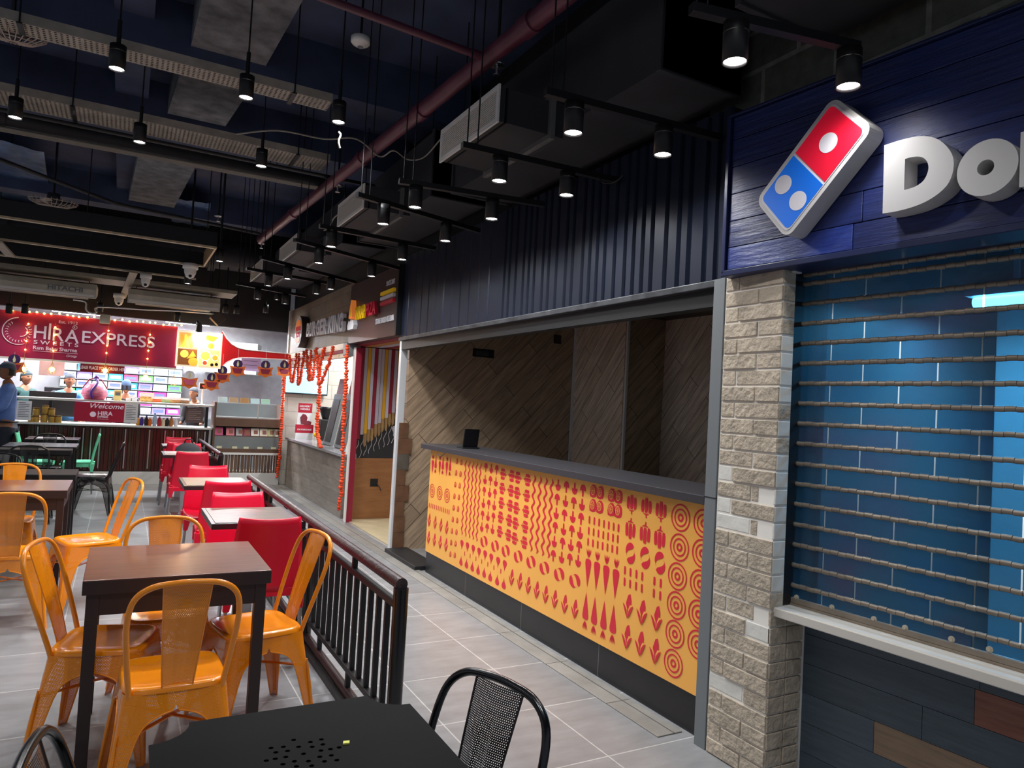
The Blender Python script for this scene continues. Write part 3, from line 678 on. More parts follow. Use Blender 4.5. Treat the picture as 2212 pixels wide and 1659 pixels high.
MB().box((1.76, 2.195, -.08), (1.80, 2.93, .01)).build('end_strip', black, o)
ys_ = mat('sign yellow', 'f2c414', .4, emit=.05); rs_ = mat('sign red', 'b01030', .4, emit=.05); ws_ = mat('sign white', 'e2e2e8', .4)
MB().text('WRAP', .215, .42, 2.462, .03, .012, .004, fit=.40).build('letters', ys_, o); MB().text('PIZA', .205, .85, 2.468, .03, .012, .004, fit=.36).build('letters', rs_, o)
MB().text('SINCE 2011', .075, 1.42, 2.745, .01, .003, .0, fit=.26).build('small_letters', ws_, o); MB().text('STONE BAKED PIZZERIA', .085, 1.12, 2.355, .01, .003, .001, fit=.60).build('small_letters', ws_, o)
for k, m_ in enumerate((ys_, ws_, rs_)):
    MB().add([(1.28, 2.655-k*.055, .03), (1.70, 2.66-k*.055, .03), (1.70, 2.695-k*.055, .03), (1.28, 2.69-k*.055, .03), (1.28, 2.655-k*.055, .0), (1.70, 2.66-k*.055, 0), (1.70, 2.695-k*.055, 0), (1.28, 2.69-k*.055, 0)], [(0,1,2,3), (4,7,6,5), (0,4,5,1), (1,5,6,2), (2,6,7,3), (3,7,4,0)]).build('stripe', m_, o)
fl_ = MB(); fl_.prism([(.18, 2.50), (.25, 2.485), (.32, 2.50), (.30, 2.58), (.25, 2.72), (.20, 2.60)], 0, .06); lf = fl_.build('flame_logo', [mat('flame orange', 'e8823a', .4, emit=.3)], o)
MB().prism([(.12, 2.36), (.36, 2.36), (.38, 2.41), (.34, 2.47), (.29, 2.45), (.25, 2.48), (.20, 2.45), (.15, 2.47), (.10, 2.41)], 0, .05).build('cloud', ws_, o)
MB().prism([(.22, 2.52), (.25, 2.51), (.28, 2.52), (.26, 2.60), (.25, 2.63)], .06, .064).build('flame_core', ys_, lf)

# ---------------------------------------------------------------- burger shop
bkf = tiles('beige fascia tiles', '7a6a58', '6e604f', '4e453a', .60, .30, .004, .5, 'YZ', var=.2, nscale=6)
f = thing('burger_shop_sign', 'beige tiled fascia with round bun logo and white letters', 'sign'); f.matrix_world = T(XW, 12.3, 0) @ WALL_R
mbt = tiles('beige fascia tiles flat', '7a6a58', '6e604f', '4e453a', .60, .17, .004, .5, 'XY', var=.2, nscale=6)
MB().box((-.25, 2.24, -.1), (3.49, 2.99, 0)).build('tile_cladding', mbt, f)
mbk = MB(T(.93, 2.53, 0)); mbk.prism([(.25*math.cos(a*PI/20), .25*math.sin(a*PI/20)) for a in range(40)], 0.0, .12); dl = mbk.build('logo_disc', [mat('disc side', '3a332c', .5)], f)
mbk = MB(T(.93, 2.53, 0)); mbk.prism([(.245*math.cos(a*PI/20), .245*math.sin(a*PI/20)) for a in range(40)], .12, .125); mbk.build('disc_face', mirror_w, dl)
bun = mat('bun orange', 'e8821e', .4, emit=.2); lr = mat('logo letter red', 'c8281e', .4, emit=.2)
mbk = MB(T(.93, 2.53, 0)); mbk.prism([(.17*math.cos(a*PI/14), .085+.10*math.sin(a*PI/14)) for a in range(15)], .125, .13); mbk.build('bun_top', bun, dl)
mbk = MB(T(.93, 2.53, 0)); mbk.prism([(-.16, -.10), (.16, -.10), (.14, -.15), (.08, -.175), (-.08, -.175), (-.14, -.15)][::-1], .125, .13); mbk.build('bun_bottom', bun, dl)
MB().text('BURGER', .088, .93, 2.545, .125, .003, .004, 1.0, 'CENTER').text('KING', .105, .93, 2.445, .125, .003, .004, 1.1, 'CENTER').build('logo_letters', lr, dl)
for i, (ch, u_) in enumerate(zip('BURGERKING', (1.29, 1.50, 1.71, 1.92, 2.14, 2.33, 2.62, 2.83, 2.93, 3.15))):
    MB().text(ch, .275+.006*i, u_, 2.437-.006*i, .035, .022, .008, fit=.055 if ch == 'I' else .18 if i < 6 else .20).build('letter', ws_, f)
c_ = thing('burger_counter', 'grey wood-look tiled service counter under the orange garlands', 'counter', (2.51, 10.6, 0))
ct = tiles('grey wood look tiles', '837a70', '766d64', '5c554d', .60, .15, .003, .4, 'YZ', var=.25, nscale=4, nstretch=(1, 5, 1))
MB().box((0, -1.67, 0), (.12, 1.86, .775)).build('tiled_front', ct, c_)
MB().box((-.03, -1.67, .775), (.62, 1.9, .81)).build('worktop', mat('grey polished stone', '8f8e92', .15, var=.1, scale=40), c_, bevel=.003)
ex = tiles('beige wall tiles', 'c9c4bb', 'bdb8ae', '8f8a80', .5, .25, .004, .4, 'XZ', var=.1)
struct('wall_burger', MB().box((2.45, 12.62, 0), (6.2, 12.72, 3.0)), ex, 'pale tiled side wall inside the burger shop')
struct('wall_burger_back', MB().box((5.0, 8.9, 0), (5.1, 12.6, 3.0)), tiles('grey shop tiles', 'a9a9a6', '9b9b98', '777', .5, .25, .004, .4, 'YZ', var=.1) if False else off_p)
struct('ceiling_burger', MB().box((2.55, 8.9, 2.72), (5.1, 12.6, 2.78)), white_p)
struct('wall_burger_side', MB().box((XW+.1, 8.86, 0), (5.1, 8.92, 2.9)), off_p)
q = thing('light_box_header', 'beige and red header band over the burger counter opening', 'header', (XW, 10.6, 2.06))
MB().box((-.02, -1.66, .09), (.06, 1.9, .17)).build('cream_band', mat('cream lit band', 'd8c0a4', .4), q); MB().box((-.015, -1.66, .05), (.06, 1.9, .09)).build('red_band', crim, q); MB().box((0, -1.66, -.01), (.06, 1.9, .05)).build('lower_band', MATS['cream lit band'], q)
q = thing('steel_canopy_end', 'grey steel bracket box at the end of the burger header', 'bracket', (XW, 8.84, 2.1)); MB().box((-.06, -.08, -.04), (.1, .08, .12)).build('box', grey_m, q, bevel=.004)
# television, poster, payment terminals
q = thing('television', 'wall television with a glowing light blue screen behind garlands', 'television', (2.78, 12.55, 1.795))
MB().box((-.37, -.05, -.24), (.37, .0, .22)).build('bezel', black, q, bevel=.004); MB().box((-.355, -.054, -.215), (.355, -.05, .205)).build('screen', mat('lit blue screen', '8ec8ee', .2, emit=1.3), q)
MB().cyl((.0, 0, .0), (.0, .06, 0), .04).build('bracket', black, q)
q = thing('ceiling_menu_screen', 'small bright blue menu screen above the television', 'screen', (3.0, 12.0, 2.14))
MB().box((-.2, -.02, -.05), (.22, .02, .05)).build('screen', MATS['lit blue screen'], q, bevel=.003)
q = thing('burger_poster', 'red delivery order poster with a drink and burger picture on the counter', 'poster', (2.70, 12.15, .81))
MB().box((-.13, -.006, 0), (.15, .006, .10)).build('base_strip', paper, q)
MB().box((-.14, -.006, .10), (.16, .006, .24)).build('red_band', rs_, q); MB().box((-.11, -.005, .24), (.12, .005, .44)).build('picture', paper, q); MB().box((-.11, -.006, .44), (.12, .006, .60)).build('top_band', rs_, q)
MB(WALL_B).text('DELIVERY', .042, 0, .535, .007, .001, .001, 1, 'CENTER').text('ORDERS', .042, 0, .485, .007, .001, .001, 1, 'CENTER').text('ON PURCHASE', .035, .01, .145, .007, .001, .001, 1, 'CENTER').build('lettering', ws_, q)
MB(WALL_B).prism([(-.07, .36), (-.05, .25), (.03, .25), (.05, .36), (.02, .41), (-.03, .42)], .006, .012).prism([(.0, .24), (.11, .24), (.12, .29), (.06, .31), (.01, .29)], .006, .014).build('drink_picture', mat('maroon print', '7a2030', .5), q)
# ================================================================ sweets counter across the end
def B(x, y, Y=12.5): q = PY(x, y, Y); return (q.x, q.z)
def c1(x, y): return (x/4.809, 640+y/4.809)
def c2(x, y): return (360+x/5.267, 640+y/5.267)
crim_s = mat('raspberry sign board', 'a8264e', .35); redb = mat('bright red board', 'd01c22', .35)
struct('wall_back', MB().box((-4.5, 15.6, 0), (6.4, 15.7, ZC)), mat('grey kitchen wall', '9a9ba0', .6, var=.1))
struct('wall_upper_back', MB().box((-4.5, 12.75, 2.62), (XW, 12.9, ZC)), mat('near black paint', '1a1b1d', .7, var=.2), 'dark bulkhead wall above the sweets shop sign')
struct('ceiling_kitchen', MB().box((-4.5, 12.9, 2.85), (2.43, 15.6, 2.92)), white_p)
sg = thing('sweets_shop_sign', 'long raspberry red sign board with white sweets shop lettering and a curved red tail', 'sign')
sg.matrix_world = T(0, 12.5, 0) @ WALL_B
MB().add([(-3.2, 1.86, 0), (.72, 1.866, 0), (.70, 2.52, 0), (-3.2, 2.54, 0), (-3.2, 1.86, -.12), (.72, 1.866, -.12), (.70, 2.52, -.12), (-3.2, 2.54, -.12)], [(0,1,2,3), (4,7,6,5), (0,4,5,1), (1,5,6,2), (2,6,7,3), (3,7,4,0)]).build('board', crim_s, sg)
MB().box((-3.2, 1.835, -.12), (.72, 1.862, .012)).build('lower_trim', white_p, sg)
top = [B(*c2(x, y)) for x, y in ((635,395),(680,478),(740,545),(810,585),(900,608),(1050,622),(1200,638),(1400,655))]
bot = [B(*c2(x, y)) for x, y in ((612,820),(680,755),(760,715),(830,700),(950,702),(1100,708),(1250,716),(1400,725))]
n = len(top); mb = MB()
vs = [(*p, 0) for p in bot]+[(*p, 0) for p in top]+[(*p, -.10) for p in bot]+[(*p, -.10) for p in top]
mb.add(vs, [(i, i+1, n+i+1, n+i) for i in range(n-1)]+[(i, 2*n+i, 2*n+i+1, i+1) for i in range(n-1)]+[(n+i, n+i+1, 3*n+i+1, 3*n+i) for i in range(n-1)]+[(2*n+i, 3*n+i, 3*n+i+1, 2*n+i+1) for i in range(n-1)])
mb.build('curved_tail', redb, sg)
MB().tube([(*p, .004) for p in top], .009, 6).tube([(*p, .004) for p in bot], .009, 6).build('tail_edge', white_p, sg)
wl = mat('pale pink letter', 'e6cfe0', .4, emit=.12)
def at(px, py): return B(*c1(px, py), 12.5)
a, b_ = at(350, 435), at(770, 465)
wd_ = (b_[0]-a[0])
MB().text('H', .275, a[0], a[1], .01, .006, .002, fit=.15).text('R', .275, a[0]+.235, a[1]-.012, .01, .006, .002, fit=.14).text('A', .275, a[0]+.385, a[1]-.018, .01, .006, .002, fit=.18).box((a[0]+.178, a[1]-.005, .01), (a[0]+.205, a[1]+.235, .022)).build('hira_lettering', wl, sg)
a = at(350, 485); MB().text('S W E E T S', .078, a[0], a[1]-.01, .01, .003, .001, fit=.56).build('small_lettering', wl, sg)
a = at(345, 535); MB().text('Ram Babu Sharma', .075, a[0], a[1]-.02, .01, .003, .001, fit=.55).box((a[0], a[1]-.045, .01), (a[0]+.56, a[1]-.04, .013)).text('Group', .055, a[0]+.42, a[1]-.10, .01, .003, .0, fit=.13, shear=.4).build('small_lettering', wl, sg)
a = at(612, 272); MB().text('Est. 1912', .06, a[0], a[1]-.01, .01, .003, 0, fit=.24).build('small_lettering', wl, sg)
a = at(752, 335); MB().text('R', .04, a[0]+.016, a[1]+.004, .01, .002).build('small_lettering', wl, sg)
mb = MB(); mb.tube([(a[0]+.032+.028*math.cos(t*PI/8), a[1]+.018+.028*math.sin(t*PI/8), .012) for t in range(16)], .003, 5, closed=True); mb.build('registered_ring', wl, sg)
a = at(850, 475); MB().text('EXPRESS', .25, a[0], a[1]-.005, .01, .006, .002, fit=.98).build('express_lettering', wl, sg)
cx_, cz_ = at(195, 365); mb = MB()
sp = []
for i in range(40):
    t = PI*.52+i/39*PI*1.12; r_ = .20-.01*i/39; sp.append((cx_+r_*math.cos(t), cz_+r_*math.sin(t), .012))
mb.tube(sp, [.007*min(1, .3+(40-i)/20) for i in range(40)], 6)
sp = []
for i in range(24): t = .9-i/23*2.6; sp.append((cx_+.03+.075*math.cos(t), cz_+.005+.075*math.sin(t), .012))
mb.tube(sp, .006, 6)
for i in range(20):
    t = PI*.7+i/19*PI*1.55; r_ = .145; c0 = (cx_+r_*math.cos(t), cz_+r_*math.sin(t))
    mb.tube([(c0[0]-.018*math.cos(t-.4), c0[1]-.018*math.sin(t-.4), .012), (c0[0]+.004*math.sin(t), c0[1]-.004*math.cos(t), .012), (c0[0]+.018*math.cos(t+.4), c0[1]+.018*math.sin(t+.4), .012)], .0045, 5)
mb.build('swirl_logo', wl, sg)
# food picture panel on the sign
a = B(*c2(125, 378), 12.4); d = B(*c2(612, 828), 12.4)
fp = thing('food_picture_panel', 'glowing framed food picture panel at the right of the red sign', 'picture panel', (a[0], 12.42, d[1])); w_, h_ = d[0]-a[0], a[1]-d[1]
MB().box((0, -.02, 0), (w_, .05, h_)).build('frame', mat('lit cream frame', 'f2e2c4', .4, emit=.5), fp, bevel=.004)
quad = [(.04, .52, .46, .94, 'f2a35a', 'd98c5c'), (.50, .52, .95, .94, 'fff2d8', 'f0c49a'), (.04, .05, .46, .49, '6a3c18', '8a5a28'), (.50, .05, .95, .49, 'e8c070', 'd8a850')]
FW = MB
for i, (x0, z0, x1, z1, h1, h2) in enumerate(quad):
    pb = MB().box((x0*w_, -.026, z0*h_), (x1*w_, -.02, z1*h_)).build('picture', mat('food backdrop %d' % i, h1, .4, emit=.55), fp)
    mb = MB(T(0, 0, 0) @ Matrix(((1, 0, 0, 0), (0, 0, -1, 0), (0, 1, 0, 0), (0, 0, 0, 1))))
    def disc(u, v, r_, z, m_): mb.flat([(u*w_+r_*math.cos(k*PI/10), v*h_+r_*math.sin(k*PI/10)) for k in range(20)], .027+z, m_)
    if i == 0:
        for k in range(3): mb.flat([(w_*(.12+k*.09)+.03*math.cos(t*PI/8)-.02*math.sin(t*PI/8), h_*.72+.11*math.sin(t*PI/8)) for t in range(16)], .027+k*.001, k % 2)
    elif i == 1: disc(.75, .62, .05, 0, 1); disc(.75, .62, .03, .001, 0); mb.flat([(w_*.6, h_*.78), (w_*.8, h_*.75), (w_*.9, h_*.88), (w_*.65, h_*.92)], .028, 1)
    elif i == 2: disc(.18, .35, .06, 0, 1); disc(.38, .15, .07, .001, 0); mb.flat([(w_*.24, h_*.22), (w_*.36, h_*.45), (w_*.44, h_*.3)], .029, 0)
    else: disc(.64, .34, .085, 0, 2); disc(.64, .34, .07, .001, 1); disc(.86, .3, .055, 0, 2); disc(.86, .3, .042, .001, 0); disc(.64, .14, .045, 0, 2); disc(.64, .14, .033, .001, 3); disc(.80, .1, .025, 0, 4); disc(.90, .12, .025, 0, 4)
    mb.build('food', [mat('picture amber', 'e89a30', .4, emit=.5), mat('picture yellow', 'f2d24a', .4, emit=.5), mat('picture plate', 'f4ead8', .4, emit=.5), mat('picture red', 'b84a22', .4, emit=.4), mat('picture dark', '1c1410', .4)], pb)
q = thing('picture_spotlight', 'small black arm spotlight shining on the food picture', 'spotlight', (.98, 12.44, 2.62))
MB().tube([(0, .22, -.02), (0, .05, .02), (.02, -.12, -.06)], .012, 8).build('arm', black, q); MB().cyl((.02, -.14, -.02), (.02, -.10, -.16), .035, .05, 14).build('head', black, q)
MB().cyl((.02, -.098, -.163), (.02, -.097, -.167), .04, n=14).build('lens', whitelamp, q)
ld = bpy.data.lights.new('spot', 'SPOT'); ld.energy = 60; ld.spot_size = 1.9; ld.shadow_soft_size = .05; ld.color = (1, .93, .8); lo = bpy.data.objects.new('picture_lamp', ld); C.objects.link(lo); lo.parent = q; lo.location = (.02, -.095, -.18); lo.rotation_euler = (.62, 0, 0)

# counter
hc = thing('sweets_counter', 'long sweets shop counter with two white ledges over dark slatted wood', 'counter', (-.6, YB, 0))
wp = mat('white laminate', 'd9d8d4', .35)
xl, xr = -2.8, 1.31
ht = T(.6, -YB, 0)
MB(ht).box((xl, YB, 0), (xr, YB+.5, .20)).build('plinth', wp, hc, bevel=.003)
MB(ht).box((xr-.03, YB-.01, .2), (xr, YB+.5, .90)).build('end_panel', wp, hc)
MB(ht).box((xl, YB+.04, .2), (xr-.03, YB+.5, .89)).build('carcass', mat('dark counter carcass', '1c1312', .3), hc)
dk1 = mat('glossy dark red wood', '4a1c1a', .2, var=.4, scale=6, stretch=(20, 1, 1)); dk2 = mat('glossy brown wood', '4a3122', .22, var=.4, scale=6, stretch=(20, 1, 1))
mb = MB(ht); random.seed(11); x = xl
while x < xr-.06:
    wv = random.choice((.03, .045, .06)); mb.box((x, YB+.01+random.uniform(0, .012), .215), (x+wv-.008, YB+.04, .885), random.randint(0, 1)); x += wv
mb.build('wood_slats', [dk1, dk2], hc)
for px in (-40, 0, 37, 77.6, 157, 177, 194, 213, 268, 320, 353.6, 371.5, 390, 423.6, 439.9):
    q = PY(px, 980, YB); MB(ht).box((q.x-.008, YB-.004, .25), (q.x+.008, YB+.012, .86)).build('metal_strip', steel, hc)
MB(ht).box((xl, YB-.05, .895), (xr+.01, YB+.55, .925)).build('lower_ledge', wp, hc, bevel=.004)
MB(ht).box((xl, YB-.04, 1.262), (xr+.01, YB+.34, 1.295)).build('upper_ledge', wp, hc, bevel=.004)
mb = MB(ht)
for px in (447,): q = PY(px, 900, YB); mb.box((q.x-.025, YB+.02, .925), (q.x+.02, YB+.06, 1.262))
for xx in (-2.2, -.95): mb.box((xx-.02, YB+.25, .925), (xx+.02, YB+.29, 1.262))
mb.build('ledge_post', black, hc)
# notices and banner
def notice(px0, py0, px1, py1, Y, label, cat='notice', m=None, name='notice_sheet', lines=0, txt=None, ink='555560', by=None):
    a = B(px0, py0, Y); d = B(px1, py1, Y)
    o = thing(name, label, cat, (a[0], Y, d[1])); w_, h_ = d[0]-a[0], a[1]-d[1]
    MB().box((0, 0, 0), (w_, .006, h_)).build('sheet', m or paper, o)
    if lines:
        mb = MB()
        for i in range(lines):
            z = h_*(.9-.8*i/lines); mb.box((w_*.12, -.0015, z-h_*.012), (w_*(.85 if i % 3 else .6), 0, z+h_*.012))
        mb.build('printed_lines', mat('ink '+ink, ink, .6), o)
    return o, w_, h_
notice(37, 865, 66, 908, YB-.055, 'white notice sheet at the left end of the sweets counter', lines=9)
notice(270, 872, 296, 914, YB-.055, 'white notice sheet right of the red welcome banner', lines=9)
notice(86, 775, 138, 813, YB+.8, 'blank cream notice board behind the hanging bulbs', m=off_p, name='notice_board')
notice(402, 880, 438, 914, YB-.02, 'brown framed notice leaning at the right of the counter', m=mat('brown notice', '5c4a48', .5), lines=6, ink='b8a8a0')
o, w_, h_ = notice(162, 867, 267, 913, YB-.06, 'red welcome banner hanging between the two white ledges', 'banner', mat('banner red', 'b8143c', .45), 'welcome_banner')
mb = MB(WALL_B); mb.text('Welcome', h_*.36, w_*.27, h_*.70, .003, .001, .001, 1.1, shear=.3).text('HIRA', h_*.30, w_*.46, h_*.34, .003, .001, .002, 1.0).text('EXPRESS', h_*.13, w_*.46, h_*.22, .003, .001, .001, 1.0).text('Ram Babu Sharma Group', h_*.055, w_*.46, h_*.13, .003, .001, 0, .9)
mb.flat([(w_*.37+h_*.14*math.cos(k*PI/10), h_*.38+h_*.14*math.sin(k*PI/10)) for k in range(20)], .002); mb.build('lettering', wl, o)
o, w_, h_ = notice(174, 783, 268, 808, 12.56, 'dark red place your order here sign hanging under the board', 'sign', mat('order sign red', '8a1a2a', .45), 'order_sign')
MB(WALL_B).text('PLEASE PLACE YOUR ORDER HERE', h_*.5, w_*.5, h_*.32, .002, .001, .002, .62, 'CENTER').build('lettering', wl, o)
o, w_, h_ = notice(522, 766, 562, 803, 12.585, 'pale violet notice hanging behind the paper lamps', m=mat('pale violet paper', 'b9b0e0', .5, emit=.15), lines=3)
# shelf of boxes behind the counter
sh_ = thing('box_shelf', 'grey steel shelving unit full of sweet boxes', 'shelf', (0, 15.1, 0))
for k in range(7): MB().box((-1.02, 0, 1.02+.15*k), (1.0, .4, 1.035+.15*k)).build('shelf', grey_m, sh_)
for xx in (-1.03, 0, 1.0): MB().box((xx-.015, .345, 0), (xx+.015, .4, 2.15)).build('upright', grey_m, sh_)
cols = ['b9dccb', '3d9ec0', 'e9e4ea', 'd43d92', 'c9d8e8', '5ca85a', 'e8b8c4', '8a7ac8', 'dfe8ee', '2e8fb0', 'd84c7c', 'cfe4f0']
random.seed(21); base = None
nm = {'b9dccb': 'pale green', '3d9ec0': 'blue', 'e9e4ea': 'white', 'd43d92': 'magenta', 'c9d8e8': 'pale blue', '5ca85a': 'green', 'e8b8c4': 'pink', '8a7ac8': 'violet', 'dfe8ee': 'off white', '2e8fb0': 'teal', 'd84c7c': 'rose', 'cfe4f0': 'ice blue'}
colw = ['first', 'second', 'third', 'fourth', 'fifth', 'sixth', 'seventh', 'eighth']
roww = ['lowest', 'second lowest', 'third', 'fourth', 'fifth', 'sixth', 'top']
for r_ in range(7):
    for k in range(8):
        x = -1.0+k*.25; h = random.choice(cols); 
        mb = MB(); mb.box((0, 0, 0), (.235, .3, .115)); 
        o = mb.build('sweet_box', mat('box '+nm[h], h, .5), None, bevel=.003); o.location = (x, 15.12, 1.036+.15*r_)
        tag(o, '%s sweet box, %s from the left on the %s shelf' % (nm[h], colw[k], roww[r_]), 'box', 'sweet boxes on the kitchen shelves')
        MB().box((.03, -.002, .03), (.2, 0, .085)).build('printed_band', mat('box band '+('a' if (r_+k) % 2 else 'b'), 'e6e6ee' if (r_+k) % 2 else '5a6a9a', .5), o)
# jars on the lower ledge
gold = mat('gold jar', 'b08a3c', .35, .3); 
jars = [(67,908,'gold jar'), (78,885,'x'), (78,908,'x'), (96,880,'x'), (96,905,'x'), (111,886,'x'), (113,908,'x'), (127,908,'x')]
jpos = [('leftmost low gold jar on the white ledge', 68, 0, .09), ('gold jar in the left stack, lower', 77, 0, .10), ('pale gold jar topmost of the left stack', 77, 1, .12), ('gold jar in the tallest stack, lower', 95, 0, .13), ('gold jar topmost of the tallest stack', 96.5, 1, .13), ('short gold jar in the right stack, lower', 112, 0, .11), ('bronze jar topmost of the right stack', 110, 1, .11), ('rightmost short gold jar on the white ledge', 126, 0, .11)]
zt = {}
for lb, px, lv, h in jpos:
    x = PY(px, 905, YB+.02).x; z = .925 if lv == 0 else zlast
    o = thing('snack_jar', lb, 'jar', (x, YB+.03, z), 0, 'gold jars on the lower ledge')
    MB().lathe([(.0, 0), (.043, 0), (.045, .01), (.045, h-.03), (.04, h-.022), (0, h-.022)], n=14).build('jar_body', gold, o)
    MB().lathe([(0, h-.022), (.044, h-.022), (.044, h-.003), (.03, h), (0, h)], n=14).build('lid', mat('bronze lid', '7a5a30', .4, .4), o)
    if lv == 0: zlast = .925+h
# bottles and packs between the ledges, right
bt = [(298, 'amber juice', 'c0842a'), (306, 'violet drink', '3a2a8a'), (316, 'dark cola', '2a1820'), (324, 'orange drink', 'd86a1c'), (334, 'large clear water', 'a8c4e0'), (344, 'red drink', 'b02030'), (353, 'cream', 'd8cca8'), (361, 'black', '201c1c'), (370, 'white capped brown', 'a86a3a'), (380, 'white', 'd8d8dc')]
for i, (px, nm_, h) in enumerate(bt):
    x = PY(px, 910, YB+.05).x; hh = .20 if 'large' in nm_ else .13+.012*(i % 3)
    o = thing('drink_bottle', '%s bottle standing on the lower white ledge' % nm_, 'bottle', (x, YB+.05, .925), 0, 'bottles on the lower ledge')
    MB().lathe([(0, 0), (.028, 0), (.03, .01), (.03, hh*.62), (.026, hh*.72), (.012, hh*.88), (.012, hh*.93), (0, hh*.93)], n=12).build('bottle_body', mat('bottle '+nm_, h, .2), o)
    MB().lathe([(0, hh*.93), (.014, hh*.93), (.014, hh), (0, hh)], n=10).build('cap', mat('cap white' if i % 2 else 'cap blue', 'e8e8ee' if i % 2 else '2a4ab8', .4), o)
# things on the upper ledge
zu = 1.295
def onu(px, Y=YB+.12): return PY(px, 870, Y).x
o = thing('gift_basket', 'cellophane gift basket with a purple ribbon on the upper ledge', 'basket', (onu(203), YB+.12, zu))
MB().lathe([(0, 0), (.13, 0), (.18, .08), (.17, .16), (.10, .24), (.0, .26)], n=20).build('wrap', mat('pink cellophane', 'd88aa8', .15, var=.4, scale=14), o)
MB().lathe([(0, .0), (.135, .0), (.19, .10), (.175, .102), (0, .102)], n=20).build('basket_bowl', mat('rose basket', 'c04a70', .5), o)
MB().tube([(-.17, 0, .08), (-.15, 0, .2), (-.08, 0, .31), (0, 0, .34), (.08, 0, .31), (.15, 0, .2), (.17, 0, .08)], .009, 8).build('handle', crim, o)
MB().tube(smoothpath([(.0, -.05, .34), (.03, -.13, .26), (-.04, -.19, .12), (-.02, -.18, .02)]), .018, 8).ball((.01, -.05, .34), .035, 10).build('ribbon', mat('violet ribbon', '5a2aa0', .35), o)
o = thing('payment_machine', 'cream payment machine standing beside the gift basket', 'card machine', (onu(253), YB+.1, zu))
MB(Matrix.Rotation(-.2, 4, 'X')).box((-.055, -.02, 0), (.055, .02, .17)).build('body', mat('cream machine', 'ead894', .5), o, bevel=.01); MB(Matrix.Rotation(-.2, 4, 'X')).box((-.035, -.024, .08), (.035, -.02, .13)).build('screen', grey_m, o)
for k, (px, h) in enumerate(((277, .05), (285, .08), (290, .05))):
    o = thing('paper_carton', ['small white carton at the left of the carton pile', 'small white carton on top of the carton pile', 'small white carton at the right of the carton pile'][k], 'carton', (onu(px), YB+.12+.0*k, zu+(.05 if k == 1 else 0)), 0, 'white cartons on the upper ledge')
    MB().box((-.035, -.03, 0), (.035, .03, .048)).build('carton', paper, o, bevel=.002)
for k, (px, c, w2) in enumerate(((317, 'd8a860', .10), (338, 'd8642c', .075), (358, '8aa06a', .075), (378, 'a87848', .075), (398, '7a5a3a', .075))):
    nm_ = ['large golden', 'orange', 'green', 'brown', 'dark brown'][k]
    o = thing('snack_pack', 'clear pack of %s snacks on the upper ledge' % nm_, 'snack pack', (onu(px), YB+.12, zu), 0, 'snack packs on the upper ledge')
    M_ = Matrix.Rotation(-.5, 4, 'X'); hh = .16 if k == 0 else .10
    MB(M_).box((-w2, -.02, 0.01), (w2, .02, hh)).build('tray', mat('pack '+nm_, c, .3, var=.5, scale=60), o, bevel=.008); MB(M_).box((-w2, -.022, hh*.55), (w2, -.02, hh*.9)).build('pack_label', paper, o)
o = thing('pole_display', 'black price display on a white pole standing on the ledge', 'display', (PY(436, 870, YB+.1).x, YB+.1, zu))
MB().cyl((0, 0, 0), (0, 0, .25), .014, n=10).cyl((0, 0, 0), (0, 0, .012), .05, n=14).build('pole', white_p, o); MB().box((-.06, -.03, .25), (.06, .03, .36)).build('display_head', white_p, o, bevel=.004); MB().box((-.05, -.034, .26), (.05, -.03, .35)).build('screen', black, o)
MB().box((-.01, -.036, .295), (.01, -.034, .32)).build('red_digits', mat('red digits', 'ff2020', .4, emit=3), o)
o = thing('counter_monitor', 'dark monitor back behind the upper ledge near the basket', 'monitor', (onu(110), YB+.62, 1.0)); MB().box((-.33, 0, .0), (.30, .03, .38)).build('screen', black, o, bevel=.006); MB().box((-.05, .02, -.1), (.05, .08, .1)).build('stand', black, o)
o = thing('coffee_machine', 'black coffee machine behind the counter by the staff member', 'machine', (PY(120, 830, 14.6).x, 14.6, 1.0)); MB().box((-.15, -.1, 0), (.15, .2, .45)).build('body', black, o, bevel=.01); MB().cyl((0, -.12, .35), (0, -.1, .35), .05, n=16).build('dial', steel, o)
struct('wall_kitchen_bench', MB().box((-3.0, 14.5, 0), (2.0, 15.05, 1.0)), steel, 'steel back bench in the sweets kitchen')
# tube lights inside the kitchen
for k, (x, y) in enumerate(((-1.6, 13.4), (.2, 13.4), (1.7, 13.6), (-.8, 14.8), (1.0, 14.8))):
    o = thing('batten_light', 'white tube light on the sweets kitchen ceiling', 'light', (x, y, 2.80), 0, 'tube lights in the sweets kitchen')
    MB().box((-.4, -.03, 0), (.4, .03, .05)).build('housing', white_p, o); MB().cyl((-.38, 0, -.012), (.38, 0, -.012), .014, n=10).build('tube', tube_m, o)
    ld = bpy.data.lights.new('tube', 'AREA'); ld.shape = 'RECTANGLE'; ld.size = .8; ld.size_y = .05; ld.energy = 75; ld.color = (.92, .95, 1); lo = bpy.data.objects.new('tube_glow', ld); C.objects.link(lo); lo.parent = o; lo.location = (0, 0, -.03)
